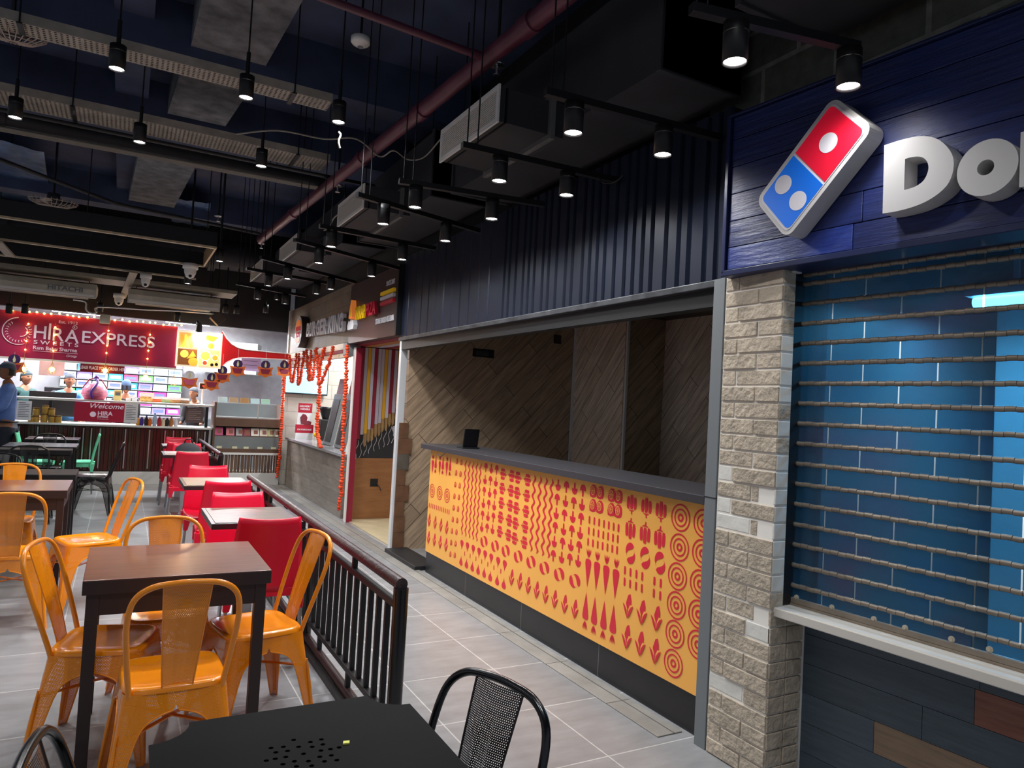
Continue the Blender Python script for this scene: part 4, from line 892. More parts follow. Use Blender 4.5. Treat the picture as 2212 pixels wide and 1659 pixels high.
# glass display case at the right
dc = thing('glass_display_case', 'tall glass sweets display case with brown wood bands and slatted base', 'display case', (1.88, 12.5, 0))
x0, x1 = -.55, .53
MB().box((x0, 0, 0), (x1, .5, .20)).build('plinth', wp, dc, bevel=.003)
mb = MB(); x = x0+.03
while x < x1-.06: wv = random.choice((.04, .055)); mb.box((x, .01+random.uniform(0, .01), .2), (x+wv-.01, .04, .50)); x += wv
mb.build('wood_slats', wood('brown slat wood', '5a4334', '74583f', .4, (14, 14, 1.5), 3), dc)
for i in range(6): MB().box((x0+.06+i*.19, -.004, .22), (x0+.072+i*.19, .012, .48)).build('metal_strip', steel, dc)
mb = MB(); mb.box((x0, -.01, .20), (x0+.025, .5, .54)); mb.box((x1-.025, -.01, .20), (x1, .5, .54)); mb.box((x0, -.01, .50), (x1, .5, .535)); mb.build('white_frame', wp, dc)
bw = mat('brown laminate', '5c4334', .4, var=.15)
MB().box((x0, 0, .535), (x0+.03, .45, 1.36)).build('side_frame', bw, dc); MB().box((x1-.03, 0, .535), (x1, .45, 1.36)).build('side_frame', bw, dc)
MB().box((x0+.03, -.005, .965), (x1-.03, .02, 1.10)).build('wood_band', bw, dc); MB().box((x0+.03, 0, .535), (x1-.03, .45, .60)).build('lower_band', bw, dc)
MB().box((x0+.03, .02, .80), (x1-.03, .45, .815)).build('shelf', bw, dc); MB().box((x0+.03, .02, 1.10), (x1-.03, .45, 1.12)).build('shelf', steel, dc)
MB().box((x0, -.02, 1.345), (x1, .45, 1.36)).build('glass_top', glass, dc); MB().box((x0+.03, .002, 1.12), (x1-.03, .008, 1.345)).build('glass_front', glass, dc); MB().box((x0+.03, .002, .60), (x1-.03, .008, .80)).build('glass_front', glass, dc)
MB().box((x0+.03, .43, .60), (x1-.03, .45, 1.34)).build('back_panel', mat('dim case back', '5b6a72', .4), dc)
MB().box((.12, .0, 1.12), (.14, .03, 1.345)).build('mullion', steel, dc)
pr = [(-.46, 'ca4a84', 'pink sweet box, leftmost'), (-.28, 'd8788a', 'rose sweet box, second'), (-.13, 'a8a8ac', 'small grey price card box'), (-.03, '96404a', 'brown red sweet box'), (.11, 'e8e4da', 'white box with brown picture, left'), (.25, 'e6dccc', 'white box with brown picture, right'), (.37, 'b8bc88', 'olive sweet box'), (.46, 'd8dcc8', 'pale green sweet box, rightmost')]
for i, (x, h, lb) in enumerate(pr):
    o = thing('display_box', lb+' in the middle row of the glass case', 'box', (1.88+x, 12.53, .815), 0, 'boxes in the middle row of the case')
    MB(Matrix.Rotation(-.35, 4, 'X')).box((-.065, 0, .0), (.065, .02, .135)).build('box', mat('case box %d' % i, h, .4), o, bevel=.002); MB(Matrix.Rotation(-.35, 4, 'X')).box((-.02, -.002, .03), (.045, 0, .10)).build('picture', mat('case picture', '8a5238', .4), o)
for i, x in enumerate((-.44, -.2, -.02, .2, .42)):
    o = thing('price_card', '%s small price card in the lowest glass row' % ['leftmost', 'second', 'middle', 'fourth', 'rightmost'][i], 'price card', (1.88+x, 12.52, .60), 0, 'price cards in the case')
    MB().box((-.04, 0, 0), (.04, .004, .035)).build('card', mat('cream card', 'd8d2a0', .5), o)
for i in range(5):
    o = thing('sweet_tray', '%s pastel sweet tray on top of the glass case' % ['leftmost', 'second', 'middle', 'fourth', 'rightmost'][i], 'tray', (1.88-.42+i*.17, 12.6, 1.36), 0, 'sweet trays on top of the case')
    MB(Matrix.Rotation(-.4, 4, 'X')).box((-.07, 0, 0), (.07, .02, .09)).build('tray', mat(['ice tray', 'tan tray', 'amber tray', 'ice tray', 'mint tray'][i], ['b8d8dc', 'b09a78', 'b08a5a', 'b8d8dc', '9fd0bc'][i], .3), o, bevel=.004)
# kitchen hood, menu notice and utensil jar behind the case
o = thing('kitchen_hood', 'slanted white kitchen hood above the right part of the kitchen', 'hood', (1.7, 14.6, 1.9)); MB().prism([(-.7, .45), (.7, .45), (.55, -.05), (-.4, .1)], 0, .6).box((-.3, .45, 0), (.2, .95, .5)).build('hood', white_p, o)
o['label'] = 'slanted white kitchen hood behind the hanging paper lamps'
# hanging diya decorations
pur = mat('purple card', '3a1e52', .5); ora = mat('orange card', 'e0702a', .5); mar = mat('maroon card', '8a2440', .5); 
for i, (px, py) in enumerate(((409,823), (457,828), (480,812), (513,798), (573,800), (614,800), (30,790))):
    c_ = B(px, py, 12.44)
    place = ['pale paper oil lamp left of the pole display', 'paper oil lamp hanging right of the pole display', 'paper oil lamp just above the glowing bulb', 'paper oil lamp left of the violet notice', 'paper oil lamp right of the violet notice', 'paper oil lamp behind the left marigold string', 'paper oil lamp over the man in the blue shirt'][i]
    o = thing('paper_oil_lamp', place, 'decoration', (c_[0], 12.44, c_[1]), 0, 'hanging paper oil lamps')
    o.rotation_euler = (PI/2, 0, 0)
    MB().prism([(.075*math.cos(k*PI/10), .09+.075*math.sin(k*PI/10)) for k in range(20)], 0, .006).build('halo', [pur if i else paper], o)
    MB().prism([(.012, .05), (.018, .09), (0, .15), (-.018, .09), (-.012, .05)], .006, .009).build('flame', mat('cream card', 'f0e8d0', .5), o)
    MB().prism([(-.125, .06), (-.06, .045), (0, .03), (.06, .045), (.125, .06), (.10, -.03), (.12, -.09), (.06, -.09), (0, -.125), (-.06, -.09), (-.12, -.09), (-.10, -.03)][::-1], .003, .01).build('bowl', ora, o)
    MB().prism([(-.085, .02), (.085, .02), (.055, -.06), (-.055, -.06)][::-1], .0101, .013).build('bowl_front', mar if i else mat('rose card', 'd05a7a', .5), o)
    MB().cyl((0, .16, .003), (0, max(.2, 1.84-c_[1]) if px < 480 or px == 30 else .36, .003), .002, n=4).build('thread', white_p, o)
# hanging fairy light strings with bulb clusters
for i, (px, py, xt) in enumerate(((50,795,62), (112,795,120), (227,798,235), (315,812,325), (375,822,376))):
    c_ = B(px, py, 12.44); tp = B(xt, 690+8*i, 12.44); word = ['first', 'second', 'third', 'fourth', 'fifth'][i]
    o = thing('fairy_light_string', '%s hanging light string from the left, ending in a glowing bulb cluster' % word, 'light string', (c_[0], 12.47, c_[1]), 0, 'bulb clusters over the sweets counter')
    lx = tp[0]-c_[0] if i < 4 else 0; topz = (tp[1]-c_[1]) if i < 4 else .16
    MB().tube([(lx, 0, topz+.02), (lx*.5, 0, topz*.55), (0, 0, .08)], .003, 5).build('wire', mat('gold wire', 'c8a86a', .4, .5), o)
    k = 0
    if i < 4:
        for t in (.3, .5, .7, .9): MB().ball((lx*t, -.01, .08+(topz-.08)*t), .011, 8).build('bulb', warm, o)
    mb = MB()
    for a in range(6): mb.tube([(0, 0, .085), (.055*math.cos(a*PI/3), .055*math.sin(a*PI/3), -.05), (.02*math.cos(a*PI/3), .02*math.sin(a*PI/3), -.08)], .003, 5)
    mb.build('cage', MATS['gold wire'], o); MB().ball((0, 0, -.02), .035, 12).build('bulb', mat('glowing cluster bulb', 'ffe08a', .3, emit=14, ehex='ffd868'), o)
random.seed(2); o = thing('fairy_light_string', 'row of small warm bulbs along the top edge of the red sign', 'light string', (0, 12.46, 2.52)); pts = []
for i in range(26):
    x = -1.55+i*.092+random.uniform(-.02, .02); z = .015+random.uniform(-.01, .015); pts.append((x, 0, z)); MB().ball((x, -.005, z), .013, 8).build('bulb', warm, o)
MB().tube(pts, .004, 5).build('wire', MATS['gold wire'], o)
# ---------------------------------------------------------------- marigold garlands at the burger shop
def garland(name, label, pts, r=.035, heads=None, mats=None):
    P = smoothpath(pts, 6); L_ = [0]
    for i in range(len(P)-1): L_.append(L_[-1]+(P[i+1]-P[i]).length)
    n = max(6, int(L_[-1]/(r*1.15))); mb = MB(); random.seed(len(pts)*7+n)
    for k in range(n+1):
        d = L_[-1]*k/n; i = max(j for j in range(len(L_)-1) if L_[j] <= d+1e-9); p = P[i].lerp(P[i+1], (d-L_[i])/max(1e-9, L_[i+1]-L_[i]))
        rr_ = r*random.uniform(.75, 1.1)
        vs = []; nn = 8
        mb.ball(p+Vector((random.uniform(-.3, .3)*r, random.uniform(-.3, .3)*r, 0)), rr_, 8, 0, (1, 1, .72))
    o = mb.build('flowers', marig); t = thing(name, label, 'garland', (0, 0, 0), 0, 'marigold garlands'); o.parent = t
    MB().tube(P[::3]+[P[-1]], .004, 5).build('thread', white_p, t)
    return t
XG = XW-.09
def G(px, py): return PX(px, py, XG)
garland('marigold_garland', 'long orange marigold string hanging nearest the striped doorway', [G(750, 747), G(748, 800), G(745, 860), G(741, 930), G(740, 1000), G(736, 1070), G(732, 1100)], .03)
garland('marigold_garland', 'orange marigold string hanging at the left end by the glass case', [G(614, 772), G(612, 850), G(608, 920), G(604, 980), G(599, 1030)], .034)
g3 = garland('marigold_garland', 'middle orange marigold string ending in a yellow flower by the poster', [G(690, 830), G(688, 880), G(685, 925), G(692, 965)], .032)
MB().ball(G(684, 939), .045, 10, 0, (1, 1, .8)).build('yellow_flower', marig_y, g3)
loops = [((626, 768), (631, 826), (641, 765)), ((646, 765), (645, 832), (657, 760)), ((663, 757), (668, 822), (671, 758)), ((684, 753), (676, 820), (663, 780)), ((686, 770), (691, 828), (719, 750)), ((701, 752), (690, 800), (688, 828))]
for i, (a, m_, b_) in enumerate(loops):
    w1 = ['first', 'second', 'third', 'fourth', 'fifth', 'sixth'][i]
    garland('marigold_garland', '%s looped orange marigold swag from the left over the burger television' % w1, [G(*a), G(a[0]*.55+m_[0]*.45-1, a[1]*.5+m_[1]*.5), G(*m_), G(b_[0]*.6+m_[0]*.4+1, b_[1]*.5+m_[1]*.5), G(*b_)], .03)
# slanted order terminals on the burger counter
for i, (px0, px1) in enumerate(((694, 708), (720, 736))):
    p = PX(px0+6, 990, XW+.15)
    o = thing('order_terminal', ['grey slanted order terminal farther from the doorway', 'grey slanted order terminal nearer the striped doorway'][i], 'terminal', (XW+.28, p.y+.35, .81))
    MB(Matrix.Rotation(.18, 4, 'Y')).box((-.03, -.22, .0), (.03, .2, .78)).build('back_panel', grey_m, o, bevel=.004); MB(Matrix.Rotation(.18, 4, 'Y')).box((-.036, -.2, .05), (-.03, .12, .7)).build('screen_back', black, o)
    MB(Matrix.Rotation(.18, 4, 'Y')).box((-.02, -.18, .78), (.0, .14, 1.02)).build('topper_card', mat('maroon printed card', '8a4a58', .5, var=.5, scale=20), o)
o = thing('coffee_grinder', 'black coffee machine on the burger counter beside the poster', 'machine', (3.0, 11.9, .81)); MB().box((-.1, -.1, 0), (.1, .1, .35)).build('body', black, o, bevel=.01); MB().lathe([(.06, .35), (.12, .52), (.12, .56), (0, .56)], n=14).build('hopper', black, o)
for k, (x, y) in enumerate(((3.6, 10.0), (3.6, 11.6))):
    o = thing('batten_light', 'white tube light on the burger shop ceiling', 'light', (x, y, 2.68), PI/2, 'tube lights in the burger shop')
    MB().box((-.4, -.03, 0), (.4, .03, .04)).build('housing', white_p, o); MB().cyl((-.38, 0, -.012), (.38, 0, -.012), .014, n=10).build('tube', tube_m, o)
    ld = bpy.data.lights.new('tube', 'AREA'); ld.shape = 'RECTANGLE'; ld.size = .8; ld.size_y = .05; ld.energy = 38; lo = bpy.data.objects.new('tube_glow', ld); C.objects.link(lo); lo.parent = o; lo.location = (0, 0, -.03)
# ================================================================ chairs
def metal_chair(label, solid_m, perf_m, group, perf_seat=None):
    """stacking sheet-metal chair; origin on the floor under the seat centre, front towards +Y"""
    t = thing('metal_chair', label, 'chair', (0, 0, 0), 0, group)
    # seat pan
    def half(v): return (.165+.012*v)
    mb = MB()
    def se(a, b):                                     # unit rounded square
        ex = .42
        c, s_ = math.cos(a), math.sin(a)
        return (math.copysign(abs(c)**ex, c)*b, math.copysign(abs(s_)**ex, s_)*b)
    n = 40; rings = [(0, .438), (.10, .438), (.145, .441), (.160, .447), (.170, .446), (.176, .438), (.178, .425)]
    vs = []; uvs = []
    for r_, z in rings:
        for j in range(n):
            x, y = se(2*PI*j/n, r_); vs.append((x, y, z)); uvs.append((x, y))
    fs = [(i*n+j, i*n+(j+1) % n, (i+1)*n+(j+1) % n, (i+1)*n+j) for i in range(len(rings)-1) for j in range(n)]
    mb.add(vs, fs, True, uvs); mb.build('seat', perf_seat or solid_m, t)
    # legs: each wraps a corner of the apron and tapers to the floor
    VL = [0, .06, .12, .16, .175, .19, .205, .225, .25, .28, .32, .38, .46, .56, .68, .80, .90, 1.0]; NZ = len(VL)-1
    for qx, qy in ((1, 1), (-1, 1), (-1, -1), (1, -1)):
        mb = MB(); vs = []; uvs = []; NU = 12; rim = [[], []]
        for k in range(NZ+1):
            v = VL[k]; z = .428*(1-v)
            spl = .172+.050*v+(.0)
            if v < .16: lw = spl
            else:
                tt = (v-.16)/.84; lw = .024+.052*(1-tt)+.096*math.exp(-tt*16)
            lw = min(lw, spl); cr = .035*(1-.5*v)
            for u in range(NU+1):
                s_ = (u/NU-.5)*2                      # -1..1 round the corner
                d = abs(s_)*lw*1.0
                if d < cr:
                    a = PI/4+(s_/max(1e-6, abs(s_)) if s_ else 0)*(-PI/4)*(d/cr); x = spl-cr+cr*math.cos(a); y = spl-cr+cr*math.sin(a)
                else: x, y = (spl, spl-d) if s_ > 0 else (spl-d, spl)
                x *= qx; y *= qy
                vs.append((x, y, z)); uvs.append(((s_*lw)+qx*.5, z))
                if u == 0: rim[0].append((x, y, z))
                if u == NU: rim[1].append((x, y, z))
        fs = [(k*(NU+1)+u, k*(NU+1)+u+1, (k+1)*(NU+1)+u+1, (k+1)*(NU+1)+u) for k in range(NZ) for u in range(NU)]
        mb.add(vs, fs, True, uvs, 0)
        for r_ in rim: mb.tube(r_[3:], .0035, 5, mi=1)
        # ridge pressed in the outer corner, rubber foot
        mb.tube([(qx*(.172+.050*v-.004), qy*(.172+.050*v-.004), .428*(1-v)) for v in (.3, .6, .95)], [.004, .009, .008], 6, mi=1)
        mb.build('leg', [perf_m, solid_m], t)
    # cross brace under the seat
    mb = MB(); mb.obox((.182, .182, .27), (-.182, -.182, .27), .02, .004); mb.obox((-.182, .182, .275), (.182, -.182, .275), .02, .004); mb.build('cross_brace', solid_m, t)
    # back hoop
    pts = [(-.150, -.155, .40), (-.158, -.170, .46), (-.172, -.208, .58), (-.180, -.248, .70), (-.165, -.276, .785), (-.115, -.291, .828), (-.04, -.296, .84), (.04, -.296, .84), (.115, -.291, .828), (.165, -.276, .785), (.180, -.248, .70), (.172, -.208, .58), (.158, -.170, .46), (.150, -.155, .40)]
    mb = MB(); mb.tube(smoothpath(pts, 5), .0105, 10); mb.build('back_hoop', solid_m, t)
    # splat
    mb = MB()
    def f(u, v):
        w_ = .050+.028*v**.9; x = (u-.5)*2*w_
        y = -.170-.124*v**1.1; y += .010*(1-(2*u-1)**2)-.012*0
        y -= .004 if .35 < u < .65 and .12 < v < .82 else 0
        return (x, y, .432+.402*v)
    mb.grid(f, 20, 24, uvfn=lambda u, v: ((u-.5)*.14, v*.41))
    mb.tube([f(0, v/8) for v in range(9)], .003, 5, mi=1); mb.tube([f(1, v/8) for v in range(9)], .003, 5, mi=1)
    mb.build('back_splat', [perf_m, solid_m], t)
    return t
O_ = metal_chair('orange perforated chair with its back to us at the near brown table', orange, orange_d, 'orange metal chairs')
O_.location = (.235, 2.995, 0); O_.rotation_euler = (0, 0, .03)
G1 = 'orange metal chairs'
dup(O_, (.01, 3.465, 0), -PI/2-.26, 'orange perforated chair at the left side of the near brown table', G1)
dup(O_, (.605, 3.475, 0), PI/2+.22, 'orange perforated chair at the railing side of the near brown table', G1)
dup(O_, (.25, 3.81, 0), PI+.04, 'orange perforated chair at the far side of the near brown table', G1)
dup(O_, (-.54, 5.40, 0), .0, 'orange chair with its back to us at the farther brown table', G1)
dup(O_, (-.15, 5.76, 0), PI/2+.36, 'orange chair at the right end of the farther brown table', G1)
dup(O_, (-.72, 6.66, 0), PI, 'orange chair cut by the left edge behind the farther brown table', G1)
K_ = metal_chair('black metal chair right of the near black table, hoop against the floor', blackgloss, blk_perf, 'black metal chairs')
K_.location = (.57, 1.44, 0); K_.rotation_euler = (0, 0, PI/2+.32)
G2 = 'black metal chairs'
dup(K_, (.185, 1.50, 0), -PI/2-.12, 'black metal chair left of the near black table, only its hoop in view', G2)
dup(K_, (-.24, 9.80, 0), PI/2-.1, 'black metal chair seen from the side before the mint chair', G2)
dup(K_, (-.82, 9.25, 0), 0, 'black metal chair with its back to us at the far black tables', G2)
dup(K_, (-.80, 10.85, 0), PI, 'black metal chair at the far side of the grey topped table', G2)
dup(K_, (-.95, 7.67, 0), PI, 'black metal chair behind the black bench table at the left edge', G2)

def shell_chair(label, m, group):
    t = thing('shell_chair', label, 'chair', (0, 0, 0), 0, group)
    mb = MB()
    # backrest
    def bk(u, v):
        s_ = 2*u-1; hw = .205-.030*v-.012*v*v*v
        x = s_*hw; z = .40+v*(.415+.012*s_*s_); y = -.17-.075*v**1.4+.018*(1-s_*s_)*-1+.0
        return (x, y, z)
    mb.grid(bk, 16, 12)
    b = mb.build('backrest', m, t, solid=.012); b.modifiers['solid'].offset = 0
    mb = MB()
    def st(u, v):
        s_ = 2*u-1; x = s_*(.20+.008*math.sin(v*PI)); y = -.185+.385*v; z = .415+.018*abs(s_)**3-.02*math.sin(v*PI*.9)*(1-s_*s_)-.03*max(0, v-.85)/.15
        return (x, y, z)
    mb.grid(st, 14, 14)
    s2 = mb.build('seat', m, t, solid=.016); s2.modifiers['solid'].offset = 0
    mb = MB()
    for qx in (-1, 1):
        for qy in (-1, 1):
            x, y = qx*.185, -.185 if qy < 0 else .175
            mb.add([(x-.03, y-.03, .42), (x+.03, y-.03, .42), (x+.03, y+.03, .42), (x-.03, y+.03, .42), (x-.017+qx*.012, y-.017, .30), (x+.017+qx*.012, y-.017, .30), (x+.017+qx*.012, y+.017, .30), (x-.017+qx*.012, y+.017, .30)], [(0,3,2,1), (4,5,6,7), (0,1,5,4), (1,2,6,5), (2,3,7,6), (3,0,4,7)])
    mb.box((-.19, -.19, .37), (.19, -.175, .42)); mb.box((-.19, .17, .37), (.19, .185, .41)); mb.box((-.197, -.19, .37), (-.185, .18, .42)); mb.box((.185, -.19, .37), (.197, .18, .42))
    mb.build('leg_sockets', m, t, bevel=.006)
    for qx in (-1, 1):
        for y in (-.185, .175): MB().cyl((qx*.197, y, .31), (qx*.215, y*1.12, 0), .0115, n=10).build('leg', chrome, t)
    return t
R_ = shell_chair('red plastic chair nearest us, its back filling the space behind the brown table', red_pl, 'red plastic chairs')
R_.location = (.78, 4.36, 0); R_.rotation_euler = (0, 0, -.06)
G3 = 'red plastic chairs'
dup(R_, (.745, 4.98, 0), PI, 'red plastic chair facing us behind the nearest dark pedestal table', G3)
dup(R_, (.775, 6.14, 0), -.05, 'red plastic chair with its back to us, second from us along the railing', G3)
dup(R_, (.745, 6.92, 0), PI, 'red plastic chair facing us at the far side of the light wood table', G3)
dup(R_, (.735, 9.02, 0), 0, 'red plastic chair with its back to us in front of the backpack', G3)
dup(R_, (.78, 9.93, 0), PI, 'red plastic chair with the grey backpack on it', G3)
dup(R_, (.72, 10.55, 0), 0, 'red plastic chair with its back to us behind the backpack chair', G3)
dup(R_, (.76, 11.25, 0), PI, 'farthest red plastic chair facing us before the sweets counter', G3)
M_ = shell_chair('mint green plastic chair seen from the side before the sweets counter', mint_pl, 'mint plastic chairs')
M_.location = (-.50, 11.72, 0); M_.rotation_euler = (0, 0, PI/2)
dup(M_, (-.98, 11.72, 0), -PI/2, 'mint green plastic chair at the left beside the man in blue', 'mint plastic chairs')

# ================================================================ tables
brn_top = wood('red brown table top', '5a3228', '7c4a38', .28, (1.2, 22, 1), 2.2, coat=.3)
dkleg = mat('dark brown lacquer', '2b1d1c', .4)
def leg_table(loc, w_, d_, label, topm, legm, name='wooden_table', cat='table', lw=.045, ap=.085, th=.055):
    t = thing(name, label, cat, loc)
    MB().box((-w_/2, -d_/2, .748), (w_/2, d_/2, .752), 0).box((-w_/2, -d_/2, .75-th), (w_/2, d_/2, .748), 1).build('tabletop', [topm, legm], t, bevel=.002)
    for qx in (-1, 1):
        for qy in (-1, 1): MB().box((qx*(w_/2-.015), qy*(d_/2-.015), 0), (qx*(w_/2-.015-lw), qy*(d_/2-.015-lw), .75-th)).build('leg', legm, t, bevel=.002)
    mb = MB(); i = .02
    for qy in (-1, 1): mb.box((-w_/2+.02, qy*(d_/2-i), .75-th-ap), (w_/2-.02, qy*(d_/2-i-.02), .75-th))
    for qx in (-1, 1): mb.box((qx*(w_/2-i), -d_/2+.02, .75-th-ap), (qx*(w_/2-i-.02), d_/2-.02, .75-th))
    mb.build('apron', legm, t)
    return t
leg_table((.262, 3.515, 0), .70, .66, 'square red-brown wooden table in front, orange chairs on all four sides', brn_top, dkleg)
leg_table((-.66, 6.275, 0), .72, .66, 'red-brown wooden table at the left edge with orange chairs around', brn_top, dkleg)
blkt = mat('matte black table', '151517', .5)
leg_table((-.72, 7.22, 0), .84, .46, 'black table at the left edge just behind the second brown table', blkt, black, 'black_table', th=.05, ap=.02)
leg_table((-.84, 9.72, 0), .74, .30, 'narrow black table with thin black frame before the far chairs', blkt, black, 'black_table', th=.05, ap=.02)
gtop = mat('grey glossy table top', '6a6a72', .22)
leg_table((-.82, 10.42, 0), .74, .66, 'grey topped dark table in the far left group', gtop, black, 'grey_table', th=.03, ap=.03)
leg_table((-.80, 11.72, 0), .62, .6, 'farthest dark table before the slatted sweets counter, papers on top', mat('plum table top', '5c4a50', .25), black, 'dark_table', th=.03, ap=.03)
o = thing('paper_sheets', 'white papers lying on the farthest dark table', 'papers', (-.84, 11.72, .7525)); MB().box((-.15, -.12, 0), (.12, .1, .004)).build('sheet', paper, o)
dke = mat('dark table edging', '2a2226', .3); tt = wood('worn wood table top', '3c3034', '6e5c44', .34, (3, 9, 1), 1.6, coat=.12); lt = wood('light wood table top', '705c4c', '8c7860', .34, (2, 10, 1), 2, coat=.12)
def ped_table(loc, w_, d_, label, topm):
    t = thing('pedestal_table', label, 'table', loc, 0, 'tables in the row along the railing')
    mb = MB(); mb.box((-w_/2, -d_/2, .715), (w_/2, d_/2, .748), 1); mb.box((-w_/2+.022, -d_/2+.022, .748), (w_/2-.022, d_/2-.022, .7505), 0); mb.build('tabletop', [topm, dke], t, bevel=.004)
    MB().box((-.035, -.035, .02), (.035, .035, .715)).build('column', steel, t, bevel=.004); MB().box((-.13, -.13, 0), (.13, .13, .018)).build('base_plate', steel, t, bevel=.004)
    MB().box((-.12, -.12, .70), (.12, .12, .715)).build('top_plate', black, t)
    return t
ped_table((.755, 4.715, 0), .52, .62, 'nearest dark pedestal table along the railing with a black rounded edge', tt)
ped_table((.735, 6.52, 0), .52, .62, 'light wood pedestal table between the second and third red chairs', lt)
ped_table((.72, 9.47, 0), .52, .62, 'tan pedestal table in front of the backpack chair', lt)
ped_table((.75, 10.9, 0), .46, .5, 'farthest dark pedestal table near the sweets counter', tt)
# backpack
o = thing('backpack', 'dark grey backpack propped on a red chair', 'backpack', (.78, 9.97, .437)); mb = MB()
mb.lathe([(0, 0), (.15, .0), (.17, .05), (.17, .25), (.14, .35), (.07, .40), (0, .41)], n=20)
for i in range(len(mb.v)): mb.v[i] = (mb.v[i][0], mb.v[i][1]*.55, mb.v[i][2])
mb.build('bag', mat('charcoal fabric', '3a3b40', .8), o); MB().tube(smoothpath([(-.05, 0, .40), (-.03, 0, .45), (.03, 0, .45), (.05, 0, .40)]), .008, 6).build('handle', black, o); MB().tube(smoothpath([(-.1, -.09, .05), (0, -.1, .3), (.1, -.09, .05)]), .006, 6).build('zip', black, o)
# near black table with scooped corners and holes
o = thing('black_steel_table', 'matte black steel table with scooped corners and a pattern of holes, nearest us', 'table', (.388, 1.48, 0))
h_ = .292; out = []; rc = .085
for cx_, cy_, a0 in ((h_, h_, PI), (-h_, h_, 1.5*PI), (-h_, -h_, 0), (h_, -h_, .5*PI)):
    seq = [a0+PI/2*(1-i/6) for i in range(7)] if False else [a0+PI/2*i/6 for i in range(7)]
    pts = [(cx_+rc*math.cos(a), cy_+rc*math.sin(a)) for a in seq]
    out += pts[::-1]
top_m = mat('scuffed black steel', '060607', .62, var=.6, scale=7, spec=.08)
def holes_top(c, out, holes, z0, z1, r_):
    import mathutils
    mb = MB(); V2 = [Vector(p) for p in out]; E2 = [(i, (i+1) % len(out)) for i in range(len(out))]; n0 = len(V2); F2 = [list(range(n0))]
    for hx, hy in holes:
        b0 = len(V2); V2 += [Vector((hx+r_*math.cos(-k*PI/5), hy+r_*math.sin(-k*PI/5))) for k in range(10)]; E2 += [(b0+k, b0+(k+1) % 10) for k in range(10)]
    r2 = mathutils.geometry.delaunay_2d_cdt(V2, E2, [], 0, 1e-6)
    vs, _, fs = r2[0], r2[1], r2[2]
    def inside(p):
        if any((p.x-hx)**2+(p.y-hy)**2 < (r_*.9)**2 for hx, hy in holes): return False
        k = False; j = len(out)-1
        for i in range(len(out)):
            if (out[i][1] > p.y) != (out[j][1] > p.y) and p.x < (out[j][0]-out[i][0])*(p.y-out[i][1])/(out[j][1]-out[i][1])+out[i][0]: k = not k
            j = i
        return k
    fs = [f for f in fs if inside(sum((vs[i] for i in f), Vector((0, 0)))/len(f))]
    mb.add([(p.x, p.y, z1) for p in vs], fs); mb.add([(p.x, p.y, z0) for p in vs], [tuple(f)[::-1] for f in fs])
    n = len(out); mb.add([(x, y, z0) for x, y in out]+[(x, y, z1) for x, y in out], [((i+1) % n, i, n+i, n+(i+1) % n) for i in range(n)])
    for hx, hy in holes: mb.add([(hx+r_*math.cos(k*PI/5), hy+r_*math.sin(k*PI/5), z) for z in (z0, z1) for k in range(10)], [((k+1) % 10, k, 10+k, 10+(k+1) % 10) for k in range(10)])
    return mb
HP = []
for x, y in ((860,433),(870,451),(953,445),(1014,430),(1022,458),(803,471),(888,471),(963,471),(734,478),(1065,484),(1113,475),(1012,492),(826,494),(761,502),(915,510),(1069,519),(1005,527),(816,528),(758,538),(864,552),(942,551),(1031,552),(1100,545),(708,548),(800,568),(875,580),(960,576)):
    q = PZ(300+x/2.572, 1430+y/2.572, .75); HP.append((q.x-.388, q.y-1.48))
HP += [(-x, -y+.0) for x, y in HP if y > .06]
HP = [p for i, p in enumerate(HP) if all((p[0]-q[0])**2+(p[1]-q[1])**2 > .018**2 for q in HP[:i])]
holes_top(0, out, HP, .744, .75, .0055).build('tabletop', top_m, o)
mb = MB(); mb.box((-.23, -.23, .70), (.23, -.20, .743)); mb.box((-.23, .20, .70), (.23, .23, .743)); mb.box((-.23, -.2, .70), (-.20, .2, .743)); mb.box((.2, -.2, .70), (.23, .2, .743)); mb.build('under_frame', black, o)
for qy in (-1, 1):
    MB().cyl((0, qy*.262, 0), (0, qy*.262, .744), .014, n=14).build('leg', black, o); MB().box((-.06, qy*.262-.014, 0), (.06, qy*.262+.014, .012)).build('foot_bar', black, o, bevel=.003)
q = PZ(300+1150/2.572, 1430+451/2.572, .75)
o = tag(MB(T(q.x, q.y, .75)).prism([(-.008, -.005), (.006, -.007), (.009, .004), (-.004, .006)], 0, .003).build('paper_scrap', mat('yellow scrap', 'e8e86a', .6)), 'tiny yellow scrap lying on the near black table', 'scrap')

